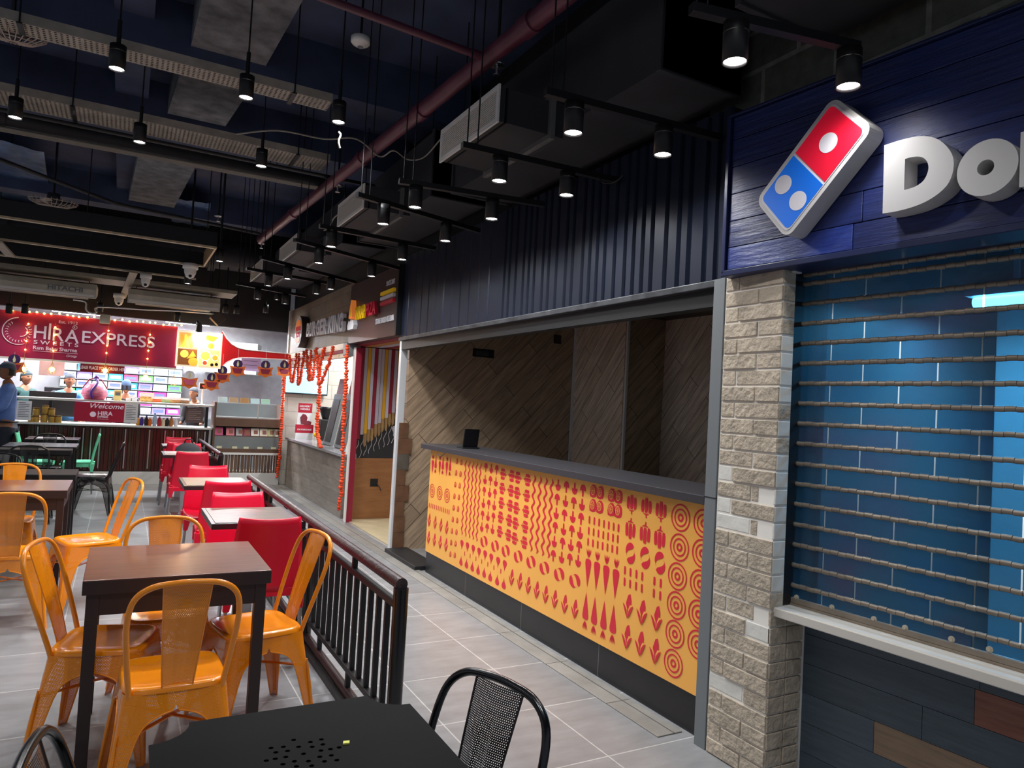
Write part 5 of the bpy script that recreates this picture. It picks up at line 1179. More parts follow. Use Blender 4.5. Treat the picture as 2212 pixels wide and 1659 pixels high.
# ================================================================ railing
worn = mat('chipped dark maroon handrail', '35272a', .3, var=.6, scale=30, bump=.4, bscale=60)
def railing(x, y0, y1, label, posts):
    t = thing('metal_railing', label, 'railing', (x, y0, 0))
    L_ = y1-y0
    MB().tube([(0, -.0, .735), (0, L_, .735)], .027, 14).build('handrail', worn, t)
    MB().box((-.016, 0, .625), (.016, L_, .655)).build('upper_rail', black, t, bevel=.003)
    MB().box((-.016, .02, .135), (.016, L_, .165)).build('lower_rail', black, t, bevel=.003)
    MB().cyl((0, .3, .035), (0, L_, .035), .026, n=12).build('floor_rail', mat('dull maroon tube', '2c2224', .35), t)
    MB().box((-.055, .25, 0), (-.028, L_, .025)).build('floor_channel', black, t)
    for p in posts:
        MB().cyl((0, p, 0), (0, p, .72), .03, n=16).build('post', blackgloss, t); MB().box((-.014, p+.035, .0), (.014, p+.06, .71)).build('post_plate', black, t)
        MB().cyl((0, p, 0), (0, p, .006), .05, n=16).build('foot_plate', black, t)
    k = .16; i = 0
    while k < L_-.05:
        if all(abs(k-p) > .06 for p in posts): MB().box((-.012, k-.012, .165), (.012, k+.012, .625)).build('baluster', black, t, bevel=.002)
        if i % 5 == 4: MB().box((-.012, k+.04, .655), (.012, k+.064, .71)).build('stub', black, t); MB().box((-.012, k+.04, .06), (.012, k+.064, .135)).build('stub', black, t)
        k += .117; i += 1
    return t
railing(1.085, 2.86, 6.98, 'nearer black metal railing with chipped maroon handrail beside the red chairs', (0, 1.6, 3.2))
railing(1.125, 9.55, 12.35, 'farther black metal railing ending near the glass display case', (0, 1.6, 2.7))
# ================================================================ overhead: tracks and cylinder spotlights
def downlight(label, x, y, zb, e=34, h=.135, r=.043, group='black cylinder spotlights', rod=None, size=2.75, emm=None, colr=(.98, .99, 1), fix=.012):
    o = thing('cylinder_spotlight', label, 'spotlight', (x, y, zb), 0, group)
    mb = MB(); mb.lathe([(r*.86, .008), (r*.92, 0), (r, .0), (r, h*.72)], n=24); mb.lathe([(r*.985, h*.72), (r*.985, h*.74)], n=24); mb.lathe([(r, h*.74), (r, h), (0, h)], n=24)
    mb.build('housing', mat('satin black lamp', '121215', .5), o)
    mb = MB(); mb.lathe([(0, .008), (r*.85, .008)], n=20); mb.build('lens', emm or whitelamp, o)
    MB().cyl((0, 0, h), (0, 0, h+fix), .012, n=8).build('stem', black, o)
    if e:
        ld = bpy.data.lights.new('spot', 'SPOT'); ld.energy = e; ld.spot_size = size; ld.spot_blend = 1.0; ld.shadow_soft_size = .035; ld.color = colr
        lo = bpy.data.objects.new('spot_beam', ld); C.objects.link(lo); lo.parent = o; lo.location = (0, 0, -.004)
    return o
ZT = 2.862
TR = [((1493,18),(1945,125)), ((1178,198),(1560,300)), ((998,313),(1341,392)), ((862,391),(1175,442)), ((771,420),(1035,499)), ((690,488),(940,537)), ((636,518),(862,580)), ((563,556),(768,610)), ((532,580),(710,612)), ((510,612),(660,640))]
LP = [[(1607,132),(1850,188)], [(1254,285),(1450,333)], [(1094,388),(1240,420)], [(909,445),(1074,472)], [(834,484),(974,519)], [(722,532),(880,559)], [(695,567),(811,596)], [(629,600),(722,624)], [(578,621),(684,637)], [(561,645),(636,648)]]
words = ['nearest', 'second', 'third', 'fourth', 'fifth', 'sixth', 'seventh', 'eighth', 'ninth', 'farthest']
for i, ((a, b_), lps) in enumerate(zip(TR, LP)):
    A = PZ(*a, ZT); Bq = PZ(*b_, ZT); 
    if Bq.x > XW-.03 and i > 0: Bq = A+(Bq-A)*((XW-.03-A.x)/(Bq.x-A.x))
    if i == 0: Bq = A+(Bq-A)*.78
    o = thing('lighting_track', '%s black lighting track from us above the shop fronts' % words[i], 'track', (A.x, A.y, ZT), 0, 'lighting tracks above the shop fronts')
    d = Bq-A
    MB().obox((0, 0, 0), tuple(d), .036, .032).build('rail', black, o)
    for t in (.03, .09):
        q = d*t; MB().cyl((q.x, q.y, .016), (q.x, q.y, ZC-ZT), .004, n=6).build('hanger_wire', black, o)
    u = d.normalized()
    for k, lp in enumerate(lps):
        q = PZ(*lp, 2.70); 
        s_ = (q-A).dot(d)/d.dot(d); c_ = A+d*s_; fx = (q.x, c_.y)
        downlight('%s cylinder spotlight on the %s lighting track' % (['left hand', 'right hand'][k], words[i]), q.x, A.y+d.y*((q.x-A.x)/d.x), ZT-.016-.135, (9, 16, 28, 34, 34, 34, 30, 34, 34, 34)[i], fix=.0, emm=whitelamp if i < 8 else dimlamp, group='cylinder spotlights on the tracks')
# far and left spotlights hung from the cable trays
LL = [((252,150), 'first from the left under the nearer tray'), ((531,212), 'middle one under the nearer tray'), ((731,265), 'right end of the nearer tray'), ((32,255), 'left one under the second tray'), ((301,308), 'middle one under the second tray'), ((564,360), 'right one under the second tray')]
for i, (p, lb) in enumerate(LL):
    q = PZ(*p, 3.28); o = downlight('bright cylinder spotlight, '+lb, q.x, q.y, 3.28, 55, group='bright spotlights under the trays', fix=.145 if i < 3 else .13, size=2.4)
    mb = MB(); mb.cyl((0, 0, .26), (0, 0, ZC-3.28), .005, n=6).build('hanger_rod', black, o)
for p, z, lb in (((474,565), 2.95, 'spotlight on a long rod beside the hanging wooden frame'), ((405,613), 2.85, 'spotlight below the white dome camera')):
    q = PZ(*p, z); o = downlight('small bright cylinder '+lb, q.x, q.y, z, 40, fix=ZC-z-.135, group='rod hung spotlights')
for k, (px, py) in enumerate(((20, 668), (54, 668), (216, 665), (383, 685), (487, 668), (511, 670), (574, 668), (598, 640))):
    q = PY(px, py, 12.1); downlight(['leftmost', 'second', 'third', 'fourth', 'fifth', 'sixth', 'seventh', 'rightmost'][k]+' dark spotlight hanging before the bulkhead above the red sign', q.x, 12.1, q.z-.06, 8, emm=dimlamp, fix=ZC-q.z+.06-.135, group='dark spotlights before the bulkhead')
# unseen lamps behind and left of the camera, added as general fill
for k, (x, y) in enumerate(((-1.3, 4.2), (-2.6, 3.0), (-2.6, 6.2), (-2.4, 9.2), (-.6, 1.2), (.9, .9), (-1.6, 8.0), (.3, 7.6), (-.4, 10.6), (1.0, 3.0))):
    downlight('cylinder spotlight over the seating, %s' % ['left of the trays', 'far left near us', 'far left middle', 'far left deep', 'just above us', 'above the near black table', 'left before the frame', 'over the railing row', 'over the far tables', 'over the near railing'][k] , x, y, 3.45, 60, fix=ZC-3.45-.135, group='spotlights over the seating', size=2.4) if not (0 < x < 2 and y > 2.5) and (y < 1.5 or x < -1.2) else None

# ---------------------------------------------------------------- cable trays, ducts, pipes
tray_m = perforated('perforated grey tray', 'bare grey concrete', .034, .30); 
mat('pale tray metal', 'a09b90', .6, var=.2, scale=8); tray_m = perforated('perforated tray', 'pale tray metal', .030, .27, .0)
def tray(y0, y1, x0, x1, z, label):
    o = thing('cable_tray', label, 'cable tray', ((x0+x1)/2, y0, z), 0, 'perforated cable trays')
    w_ = (x1-x0)/2
    MB().add([(-w_, 0, 0), (w_, 0, 0), (w_, y1-y0, 0), (-w_, y1-y0, 0)], [(0, 1, 2, 3)], uvs=[(-w_, 0), (w_, 0), (w_, y1-y0), (-w_, y1-y0)]).build('perforated_bottom', tray_m, o)
    MB().box((-w_, -.004, 0), (w_, 0, .06)).box((-w_, y1-y0, 0), (w_, y1-y0+.004, .06)).build('side_wall', MATS['pale tray metal'], o)
    MB().box((-w_, .02, .012), (w_, y1-y0-.02, .045)).build('cables', black, o)
    for t in (-.9, -.3, .3, .9):
        MB().obox((t*w_, -.02, -.008), (t*w_, y1-y0+.02, -.008), .03, .008).build('support_bar', black, o)
        MB().cyl((t*w_, -.01, 0), (t*w_, -.01, ZC-z), .005, n=6).build('hanger_rod', black, o)
for (pa, pb_, pc, lb) in (((0,38),(718,221),(0,64), 'nearer perforated cable tray running across the ceiling'), ((0,195),(716,345),(0,226), 'second, wider perforated cable tray across the ceiling')):
    z = 3.56; a = PZ(*pa, z); b_ = PZ(*pb_, z); c_ = PZ(*pc, z)
    tray(a.y, a.y+max(.16, min(.32, c_.y-a.y)), -4.0, b_.x, z, lb)
def pipe(name, label, pts, r, m, cat='pipe', n=14, joints=()):
    o = thing(name, label, cat, pts[0]); q = Vector(pts[0]); L_ = [tuple(Vector(p)-q) for p in pts]
    MB().tube(L_, r, n).build('pipe_run', m, o)
    for j in joints:
        p = Vector(L_[0]).lerp(Vector(L_[-1]), j); d = (Vector(L_[-1])-Vector(L_[0])).normalized()
        MB().cyl(p-d*.05, p+d*.05, r*1.18, n=n).build('coupling', m, o)
    return o
maroon = mat('maroon pipe paint', '5c2c3c', .4, var=.35, scale=6)
a = PZ(563, 518, 3.4); b_ = PZ(1235, -20, 3.4)
d = (b_-a)
pipe('sprinkler_main_pipe', 'thick maroon sprinkler pipe crossing the ceiling diagonally', [tuple(a), tuple(a+d*1.35)], .048, maroon, joints=(.18, .42, .55, .70))
j = PZ(1050, 126, 3.4); k_ = PZ(700, -4, 3.4); dd = (k_-j); pipe('sprinkler_branch_pipe', 'thin dark maroon branch pipe joining the thick maroon pipe', [tuple(j), tuple(j+dd*2.2)], .02, maroon, joints=(.02,))
j = PZ(730, 385, 3.38); pipe('sprinkler_branch_pipe', 'thin dark branch pipe passing behind the thick maroon pipe', [(-3.0, j.y+.3, 3.47), (1.9, j.y+.3, 3.47)], .016, black)
y_ = PZ(0, 250, 3.5).y; pipe('service_pipe', 'dark pipe running beside the second cable tray', [(-4, y_, 3.5), (PZ(700, 398, 3.5).x, PZ(700, 398, 3.5).y, 3.5)], .055, duct_m, joints=(.3, .55, .8))
for k in range(3):
    y_ = PZ(0, 272, 3.45).y; e = PZ(687, 394, 3.45); pipe('conduit', ['nearest', 'middle', 'farthest'][k]+' of three thin grey conduits below the dark ceiling pipe', [(-4, y_+.035*k, 3.41), (e.x, e.y+.035*k, 3.41)], .011, mat('grey conduit', '7a776e', .5), n=8)
y_ = PZ(100, 475, 3.5).y; pipe('round_duct', 'big dark round duct across the far ceiling', [(-4, 12.2, 3.72), (2.0, 12.2, 3.72)], .24, duct_m, cat='duct', n=24, joints=(.4, .6, .85))
a = PZ(0, 345, 3.7); b_ = PZ(250, 440, 3.7); c_ = PZ(560, 505, 3.7); pipe('conduit', 'thin dark pipe sloping past the white fan', [(a.x-1, a.y, 3.7), tuple(a), tuple(b_), tuple(c_)], .022, duct_m, n=8)
# concrete beam showing through the dark paint
def slab(pts, z0, z1, m, nm, lb):
    mb = MB(); mb.prism(pts, z0, z1); return struct(nm, mb, m, lb)
slab([(.33, 1.0), (.98, 1.0), (.79, 5.62), (.27, 5.62)], 4.0, ZC, concrete, 'trim_3', 'bare grey concrete beam, nearer part')
slab([(.25, 5.85), (.775, 5.85), (.68, 7.12), (.19, 7.12)], 4.0, ZC, concrete, 'trim_4', 'bare grey concrete beam, middle part')
slab([(-.02, 8.55), (.55, 8.55), (.45, 10.75), (-.10, 10.75)], 4.0, ZC, concrete, 'trim_5', 'bare grey concrete beam, far part')
for y0, y1 in ((5.62, 5.85), (7.2, 8.0), (10.8, 11.1)): slab([(-4.5, y0), (2.5, y0), (2.5, y1), (-4.5, y1)], 3.92, ZC, ceil_m, 'trim_6', 'dark cross beam')
slab([(-.2, -1), (.0, -1), (.05, 12), (-.25, 12)], 4.12, ZC, ceil_m, 'trim_7', 'dark long beam')
foil = mat('crinkled foil', '7fa0d0', .32, .8, bump=.8, bscale=6, var=.3)
for k, (p0, p1, p2, p3) in enumerate((((-60,285),(95,330),(112,450),(-60,440)), ((382,430),(455,440),(452,492),(370,478)))):
    P_ = [PZ(*p, 4.05) for p in (p0, p1, p2, p3)]; q = P_[0]
    o = thing('foil_duct_wrap', ['large crinkled blue silver foil patch at the upper left', 'small crinkled foil patch behind the concrete beam'][k], 'foil wrap', tuple(q))
    mb = MB(); 
    def ff(u, v): 
        p = P_[0]*(1-u)*(1-v)+P_[1]*u*(1-v)+P_[2]*u*v+P_[3]*(1-u)*v; p = p-q
        return (p.x, p.y, p.z+.007*math.sin(u*17+3*v)*math.sin(v*13+u*5))
    mb.grid(ff, 24, 24); mb.build('foil', foil, o); MB().cyl((.3 if k == 0 else .1, .3 if k == 0 else -.1, 0), (.3 if k == 0 else .1, .3 if k == 0 else -.1, ZC-4.05), .006, n=6).build('hanger_rod', black, o)
# ducts with white grilles above the shop fronts
gr = [((952.8,278.5),(1078.7,191.7),(1081.6,269.4),(955.7,343.6)), ((730.5,443.7),(787,399.5),(788.8,449),(732.7,489)), ((605,536),(641,507.5),(641,548),(605.8,562)), ((542,580.7),(567.8,559.5),(567.8,586),(542.8,610))]
XGR = 1.62
for k, g in enumerate(gr):
    P_ = [PX(*p, XGR) for p in g]; yf, yn = (P_[0].y+P_[3].y)/2, (P_[1].y+P_[2].y)/2; zt, zb = (P_[0].z+P_[1].z)/2, (P_[2].z+P_[3].z)/2
    o = thing('grille_duct', '%s dark air duct outlet with a white louvred grille' % ['nearest', 'second', 'third', 'farthest'][k], 'air duct', (XGR, (yf+yn)/2, zb), 0, 'duct outlets with white grilles')
    w_ = (yf-yn)/2; h_ = zt-zb
    mb = MB(); fw = .028; mb.box((-.012, -w_, 0), (0, w_, fw)); mb.box((-.012, -w_, h_-fw), (0, w_, h_)); mb.box((-.012, -w_, fw), (0, -w_+fw, h_-fw)); mb.box((-.012, w_-fw, fw), (0, w_, h_-fw)); gf = mb.build('grille_frame', white_p, o, bevel=.002)
    nl = 13
    mb = MB()
    for i in range(nl): z = fw+(h_-2*fw)*(i+.5)/nl; mb.obox((-.006, -w_+fw, z), (-.006, w_-fw, z), .010, .0042)
    mb.box((-.004, -.006, fw), (.004, .006, h_-fw)); mb.box((-.004, w_*.7, fw), (.004, w_*.7+.008, h_-fw)); mb.box((-.004, -w_*.7, fw), (.004, -w_*.7+.008, h_-fw))
    mb.build('louvres', white_p, gf)
    MB().box((.05, -w_+.01, .01), (.40, w_-.01, h_-.01), 0).box((.035, -w_+.01, .01), (.05, w_-.01, h_-.01), 1).add([(0, -w_+.01, .01), (0, w_-.01, .01), (0, w_-.01, h_-.01), (0, -w_+.01, h_-.01), (.04, -w_+.01, .01), (.04, w_-.01, .01), (.04, w_-.01, h_-.01), (.04, -w_+.01, h_-.01)], [(0, 1, 5, 4), (1, 2, 6, 5), (2, 3, 7, 6), (3, 0, 4, 7)]).build('outlet_box', [duct_m, mat('duct inside black', '050506', .9)], o)  # black sheet behind the louvres puts the duct's inner shade into the colour
    MB().box((.30, -w_-.02, -.02), (.33, w_+.02, h_+.02)).build('flange', mat('grey sealing tape', '6a6a68', .5), o, bevel=.002)
    ms = thing('main_duct', '%s black square duct running behind a white grille' % ['nearest', 'second', 'third', 'farthest'][k], 'duct', (1.99, (yf+yn)/2, zb+.08), 0, 'square ducts above the shop fronts')
    y1 = w_+.75 if k < 3 else w_+.6; y0 = -w_-.45 if k else 2.46-(yf+yn)/2
    MB().box((.035, y0, 0), (.52, y1, .52)).build('duct_body', duct_m, ms)
    MB().box((.02, y0-.0, -.012), (.53, y0+.03, .53)).build('flange', duct_m, ms, bevel=.003); MB().box((.02, y1-.03, -.012), (.53, y1, .53)).build('flange', duct_m, ms, bevel=.003)
    for yy in (y0+.1, y1-.1): MB().cyl((.05, yy, .52), (.05, yy, ZC-zb-.08), .005, n=6).build('hanger_rod', black, ms)
ms = thing('main_duct', 'black square duct above the blue sign board at the top right', 'duct', (2.0, 1.0, 3.12), 0, 'square ducts above the shop fronts')
MB().box((0, -1.6, 0), (.5, 1.0, .55)).build('duct_body', duct_m, ms); MB().box((-.015, .97, -.015), (.515, 1.0, .56)).build('flange', duct_m, ms, bevel=.003); MB().cyl((.3, .8, .55), (.3, .8, ZC-3.12), .005, n=6).build('hanger_rod', black, ms)
# smoke detector, sprinkler heads, dome cameras, fans
p = PZ(779, 92, 3.9); o = thing('smoke_detector', 'round white smoke detector hanging below the dark ceiling', 'smoke detector', (p.x, p.y, 3.9))
MB().lathe([(0, -.03), (.025, -.03), (.03, -.018), (.055, -.012), (.065, .0), (.065, .03), (.03, .04), (0, .04)], n=24).build('body', white_p, o); MB().cyl((0, 0, .04), (0, 0, ZC-3.9), .008, n=8).build('drop_pipe', black, o); MB().cyl((0, 0, -.034), (0, 0, -.03), .02, n=12).build('sensor', grey_m, o)
for k, (px, py, z, lb) in enumerate(((1074, 142, 3.36, 'sprinkler head hanging from the maroon pipe joint'), (730, 402, 3.36, 'sprinkler head beside the maroon pipe above the second grille'), (565, 527, 3.36, 'sprinkler head at the far end of the maroon pipe'), (472, 468, 3.5, 'sprinkler head above the hanging wooden frame'))):
    p = PZ(px, py, z); o = thing('fire_sprinkler', lb, 'sprinkler', (p.x, p.y, z), 0, 'sprinkler heads')
    MB().lathe([(.012, -.002), (.045, .0), (.045, .006), (.0, .012)], n=18).build('cover_ring', steel, o); MB().cyl((0, 0, -.05), (0, 0, 0), .008, n=8).cyl((0, 0, -.055), (0, 0, -.05), .02, n=12).build('nozzle', steel, o); MB().cyl((0, 0, .01), (0, 0, ZC-z), .009, n=8).build('drop_pipe', black, o)
for k, (px, py, z, r_, lb) in enumerate(((412, 575, 2.94, .085, 'larger white dome camera below the hanging wooden frame'), (317, 590, 2.94, .07, 'white dome camera left of the larger one'), (258, 640, 2.845, .08, 'white dome camera over the red sign with a dark lens'))):
    p = PZ(px, py-5, z+.06); p = Vector((p.x, 10.4 if k == 1 else p.y, p.z)); o = thing('dome_camera', lb, 'camera', (p.x, p.y, z), 0, 'white dome cameras')
    MB().lathe([(0, .06), (r_, .06), (r_, .0), (0, .0)], n=20).build('base', white_p, o); MB().lathe([(r_*.8, 0), (r_*.75, -.05), (r_*.5, -.10), (0, -.12)], n=20).build('dome', white_p, o); MB().ball((0, -r_*.42, -.085), .022, 10).build('lens', black, o); MB().cyl((0, 0, .055), (0, 0, .062), .03, n=12).build('mount', black, o)
for k, (px, py, Y, lb) in enumerate(((28, 72, 5.2, 'pale wall fan cut by the upper left corner'), (115, 437, 9.5, 'pale round fan below the foil duct'))):
    p = PY(px, py, Y); o = thing('cage_fan', lb, 'fan', (p.x, Y, p.z), 0, 'cage fans'); o.rotation_euler = (.25 if k == 0 else .1, 0, 0)
    r_ = .18 if k == 0 else .24
    mb = MB()
    for i in range(28):
        a = i*2*PI/28; mb.tube([(.03*math.cos(a), .03*math.sin(a), -.05), (r_*.6*math.cos(a), r_*.6*math.sin(a), -.045), (r_*.95*math.cos(a), r_*.95*math.sin(a), -.01), (r_*math.cos(a), r_*math.sin(a), .03)], .0035, 4)
    for q in (.35, .7, 1): mb.tube([(r_*q*math.cos(i*PI/14), r_*q*math.sin(i*PI/14), -.05+.06*q*q*q) for i in range(28)], .004, 4, closed=True)
    mb.build('cage', mat('pale fan plastic', 'b9aca0', .5), o)
    mb = MB()
    for i in range(3):
        a = i*2*PI/3; mb.add([(.03*math.cos(a), .03*math.sin(a), 0), (r_*.85*math.cos(a-.35), r_*.85*math.sin(a-.35), -.02), (r_*.88*math.cos(a+.35), r_*.88*math.sin(a+.35), .02), (.03*math.cos(a+1), .03*math.sin(a+1), .01)], [(0, 1, 2, 3)])
    mb.build('blades', MATS['pale fan plastic'], o); MB().lathe([(0, .1), (.06, .1), (.07, .02), (.05, -.02), (0, -.03)], n=16).build('motor', duct_m, o); MB().cyl((0, 0, .1), (0, (ZC-p.z)*(.05), ZC-p.z-.02), .012, n=8).build('stem', black, o)
# hanging wooden frame with cream lower edge
cream = mat('cream frame edge', 'b8ab8c', .5, var=.2, scale=20); woodf = wood('pale plywood', 'a8845c', 'c8a47c', .5, (2, 2, 8), 3)
fx0, fx1 = -3.5, .76
o = thing('hanging_frame', 'large dark hanging frame with cream lower edges and a plywood end', 'frame', ((fx0+fx1)/2, 9.2, 3.0)); w_ = (fx1-fx0)/2
for y0 in (-1.22, .05, 1.2):
    MB().box((-w_, y0-.02, .02), (w_, y0+.02, .17)).build('board', black, o); MB().box((-w_, y0-.024, .0), (w_, y0+.024, .02)).build('lower_edge', cream, o)
MB().box((w_-.02, -1.2, .0), (w_, .07, .17)).build('end_board', woodf, o)
for x in (-w_*.4, 0, w_*.45, w_-.1): MB().cyl((x, -1.22, .17), (x, -1.22, ZC-3.0), .005, n=6).build('hanger_rod', black, o)
o = thing('ceiling_board', 'long beige suspended panel above the air conditioners', 'panel', (-.6, 10.9, 2.93)); MB().box((-2.6, -.06, 0), (1.95, .55, .05)).build('panel', mat('beige panel', '8f8878', .6, var=.15), o, bevel=.004)
for x in (-2.0, -.4, 1.6): MB().cyl((x, .2, .05), (x, .2, ZC-2.93), .006, n=6).build('hanger_rod', black, o)
for xx, pa in (((262, 648), (289, 586)), ((-6, 520), (24, 552))): 
    A = PZ(*xx, 2.93); Bq = PZ(*pa, 2.93); o = thing('suspended_strut', 'beige strut crossing the suspended panel, '+('middle' if xx[0] > 0 else 'left edge'), 'strut', tuple(A), 0)
    MB().obox((0, 0, -.01), tuple(Bq-A+Vector((0, 0, -.01))), .09, .02).build('strut', MATS['beige panel'], o)
def aircon(px0, px1, py, label, txt=False):
    z = 2.72; Y = 10.95; a = PY(px0, py, Y); b_ = PY(px1, py, Y)
    o = thing('air_conditioner', label, 'air conditioner', ((a.x+b_.x)/2, Y, 2.66), 0, 'ceiling air conditioners'); w_ = (b_.x-a.x)/2
    mb = MB(WALL_B.inverted() if False else Matrix(((0, 0, 1, 0), (1, 0, 0, 0), (0, 1, 0, 0), (0, 0, 0, 1))))
    mb.prism([(0, 0), (.55, .10), (.60, .20), (.05, .20), (0, .12)], -w_, w_); mb.build('body', off_p, o, bevel=.01)
    MB().box((-w_+.1, .1, .022), (w_-.1, .4, .03)).build('intake', duct_m, o); MB().box((-w_+.02, -.006, .02), (w_-.02, 0, .05)).build('front_flap', white_p, o)
    if txt: MB(WALL_B).text('HITACHI', .085, w_-.35, .07, .002, .002, .002, 1.2, 'CENTER').build('maker_lettering', grey_m, o)
    for x in (-w_+.1, w_-.1): MB().cyl((x, .3, .19), (x, .3, ZC-2.66), .006, n=6).build('hanger_rod', black, o)
aircon(-45, 208, 630, 'cream suspended air conditioner at the left with maker lettering', True)
aircon(275, 476, 655, 'cream suspended air conditioner right of the lettered one')
q0 = [PY(px, py, 11.9) for px, py in ((158,647),(185,652),(186,668),(196,676),(208,675),(212,663),(300,668),(390,672),(465,678))]
o = thing('silver_pipe', 'thin silver pipe with a trap bend above the red sign', 'pipe', tuple(q0[0])); MB().tube([tuple(p-q0[0]) for p in smoothpath(q0, 3)], .014, 8).build('pipe_run', steel, o); MB().cyl((.3, 0, 0), (.3, .55, 0), .006, n=6).build('bracket', black, o)
p = PY(227, 689, 12.44); o = thing('white_box', 'small pale square box fixed on the top edge of the red sign', 'box', (p.x, 12.455, p.z)); MB().box((-.07, -.03, -.07), (.07, .05, .07)).build('box', off_p, o, bevel=.006)
p = PY(470, 688, 11.9); o = thing('floodlight', 'square floodlight hanging tilted above the food picture panel', 'floodlight', (p.x, 11.9, p.z)); 
MB(Matrix.Rotation(.75, 4, 'Y') @ Matrix.Rotation(-.3, 4, 'X')).box((-.085, -.03, -.085), (.085, .03, .085)).build('housing', mat('bronze housing', '5a524c', .5), o, bevel=.006); MB().tube([(0, 0, .05), (.06, 0, .2), (-.02, .02, .35)], .01, 6).cyl((-.02, .02, .35), (-.02, .02, ZC-p.z), .008, n=6).build('bracket', black, o)
# loose cables
def cable(label, pts, r=.004, m=black):
    q = Vector(pts[0]); o = thing('ceiling_cable', label, 'cable', tuple(q), 0); MB().tube([tuple(Vector(p)-q) for p in smoothpath(pts, 6)], r, 5).build('cable', m, o)
gc = mat('grey cable', '8c8a80', .6)
cable('grey cable drooping from the nearest grille to the maroon pipe', [PZ(*p, 3.35) for p in ((952,300),(915,340),(880,344),(850,325),(820,338),(770,300),(700,300),(600,282),(510,290))], .006, gc)
cable('white cable end dangling below the rightmost tray spotlight', [PY(731, 285, PZ(731, 265, 3.28).y), PY(736, 292, PZ(731, 265, 3.28).y), PY(732, 305, PZ(731, 265, 3.28).y), PY(734, 320, PZ(731, 265, 3.28).y)], .006, white_p)
cable('grey cable curl near the second grille', [PZ(*p, 3.2) for p in ((700,498),(712,490),(722,470),(745,455),(760,448))], .007, gc)
cable('black cable loop hanging under the second track', [PX(*p, 2.3) for p in ((1290,372),(1300,392),(1318,396),(1336,388),(1345,378))], .004)
# ---------------------------------------------------------------- small items at the doorway post
o = thing('broken_tile_edge', 'column of broken brown tile pieces by the steel corner post', 'tiles', (XW+.13, 6.935, 0))
mb = MB(); random.seed(9)
for i in range(8):
    mb.box((-.10, -.010, .02+i*.16), (.02+random.uniform(-.025, .03), .006, .178+i*.16), 1 if i == 5 else 0)
mb.build('tile_pieces', [mat('brown tile piece', '6a4a34', .5, var=.3), mat('grey tile piece', '5a5248', .6, var=.3)], o)
# ================================================================ people
def skin_mesh(name, joints, edges, mats, parent, lvl=1):
    me = bpy.data.meshes.new(name); me.from_pydata([j[0] for j in joints], edges, [])
    o = bpy.data.objects.new(name, me); C.objects.link(o)
    sk = o.modifiers.new('s', 'SKIN'); sk.use_smooth_shade = True
    for i, j in enumerate(joints):
        r = j[1]; me.skin_vertices[0].data[i].radius = r if isinstance(r, tuple) else (r, r)
    me.skin_vertices[0].data[0].use_root = True
    sb = o.modifiers.new('d', 'SUBSURF'); sb.levels = lvl; sb.render_levels = lvl
    nm = bpy.data.meshes.new_from_object(o.evaluated_get(bpy.context.evaluated_depsgraph_get()))
    o.modifiers.clear(); o.data = nm; nm.materials.clear(); nm.materials.append(mats); o.parent = parent; bpy.data.meshes.remove(me)
    return o
def merge(o, mb):                                     # add shaped parts (head, fingers) into the body mesh
    me = o.data; base = len(me.vertices)
    vs = [tuple(v.co) for v in me.vertices]+mb.v; fs = [tuple(p.vertices) for p in me.polygons]+[tuple(i+base for i in f) for f in mb.f]
    nm = bpy.data.meshes.new(me.name+'_m'); nm.from_pydata(vs, [], fs); nm.materials.append(me.materials[0]); nm.polygons.foreach_set('use_smooth', [True]*len(fs)); o.data = nm
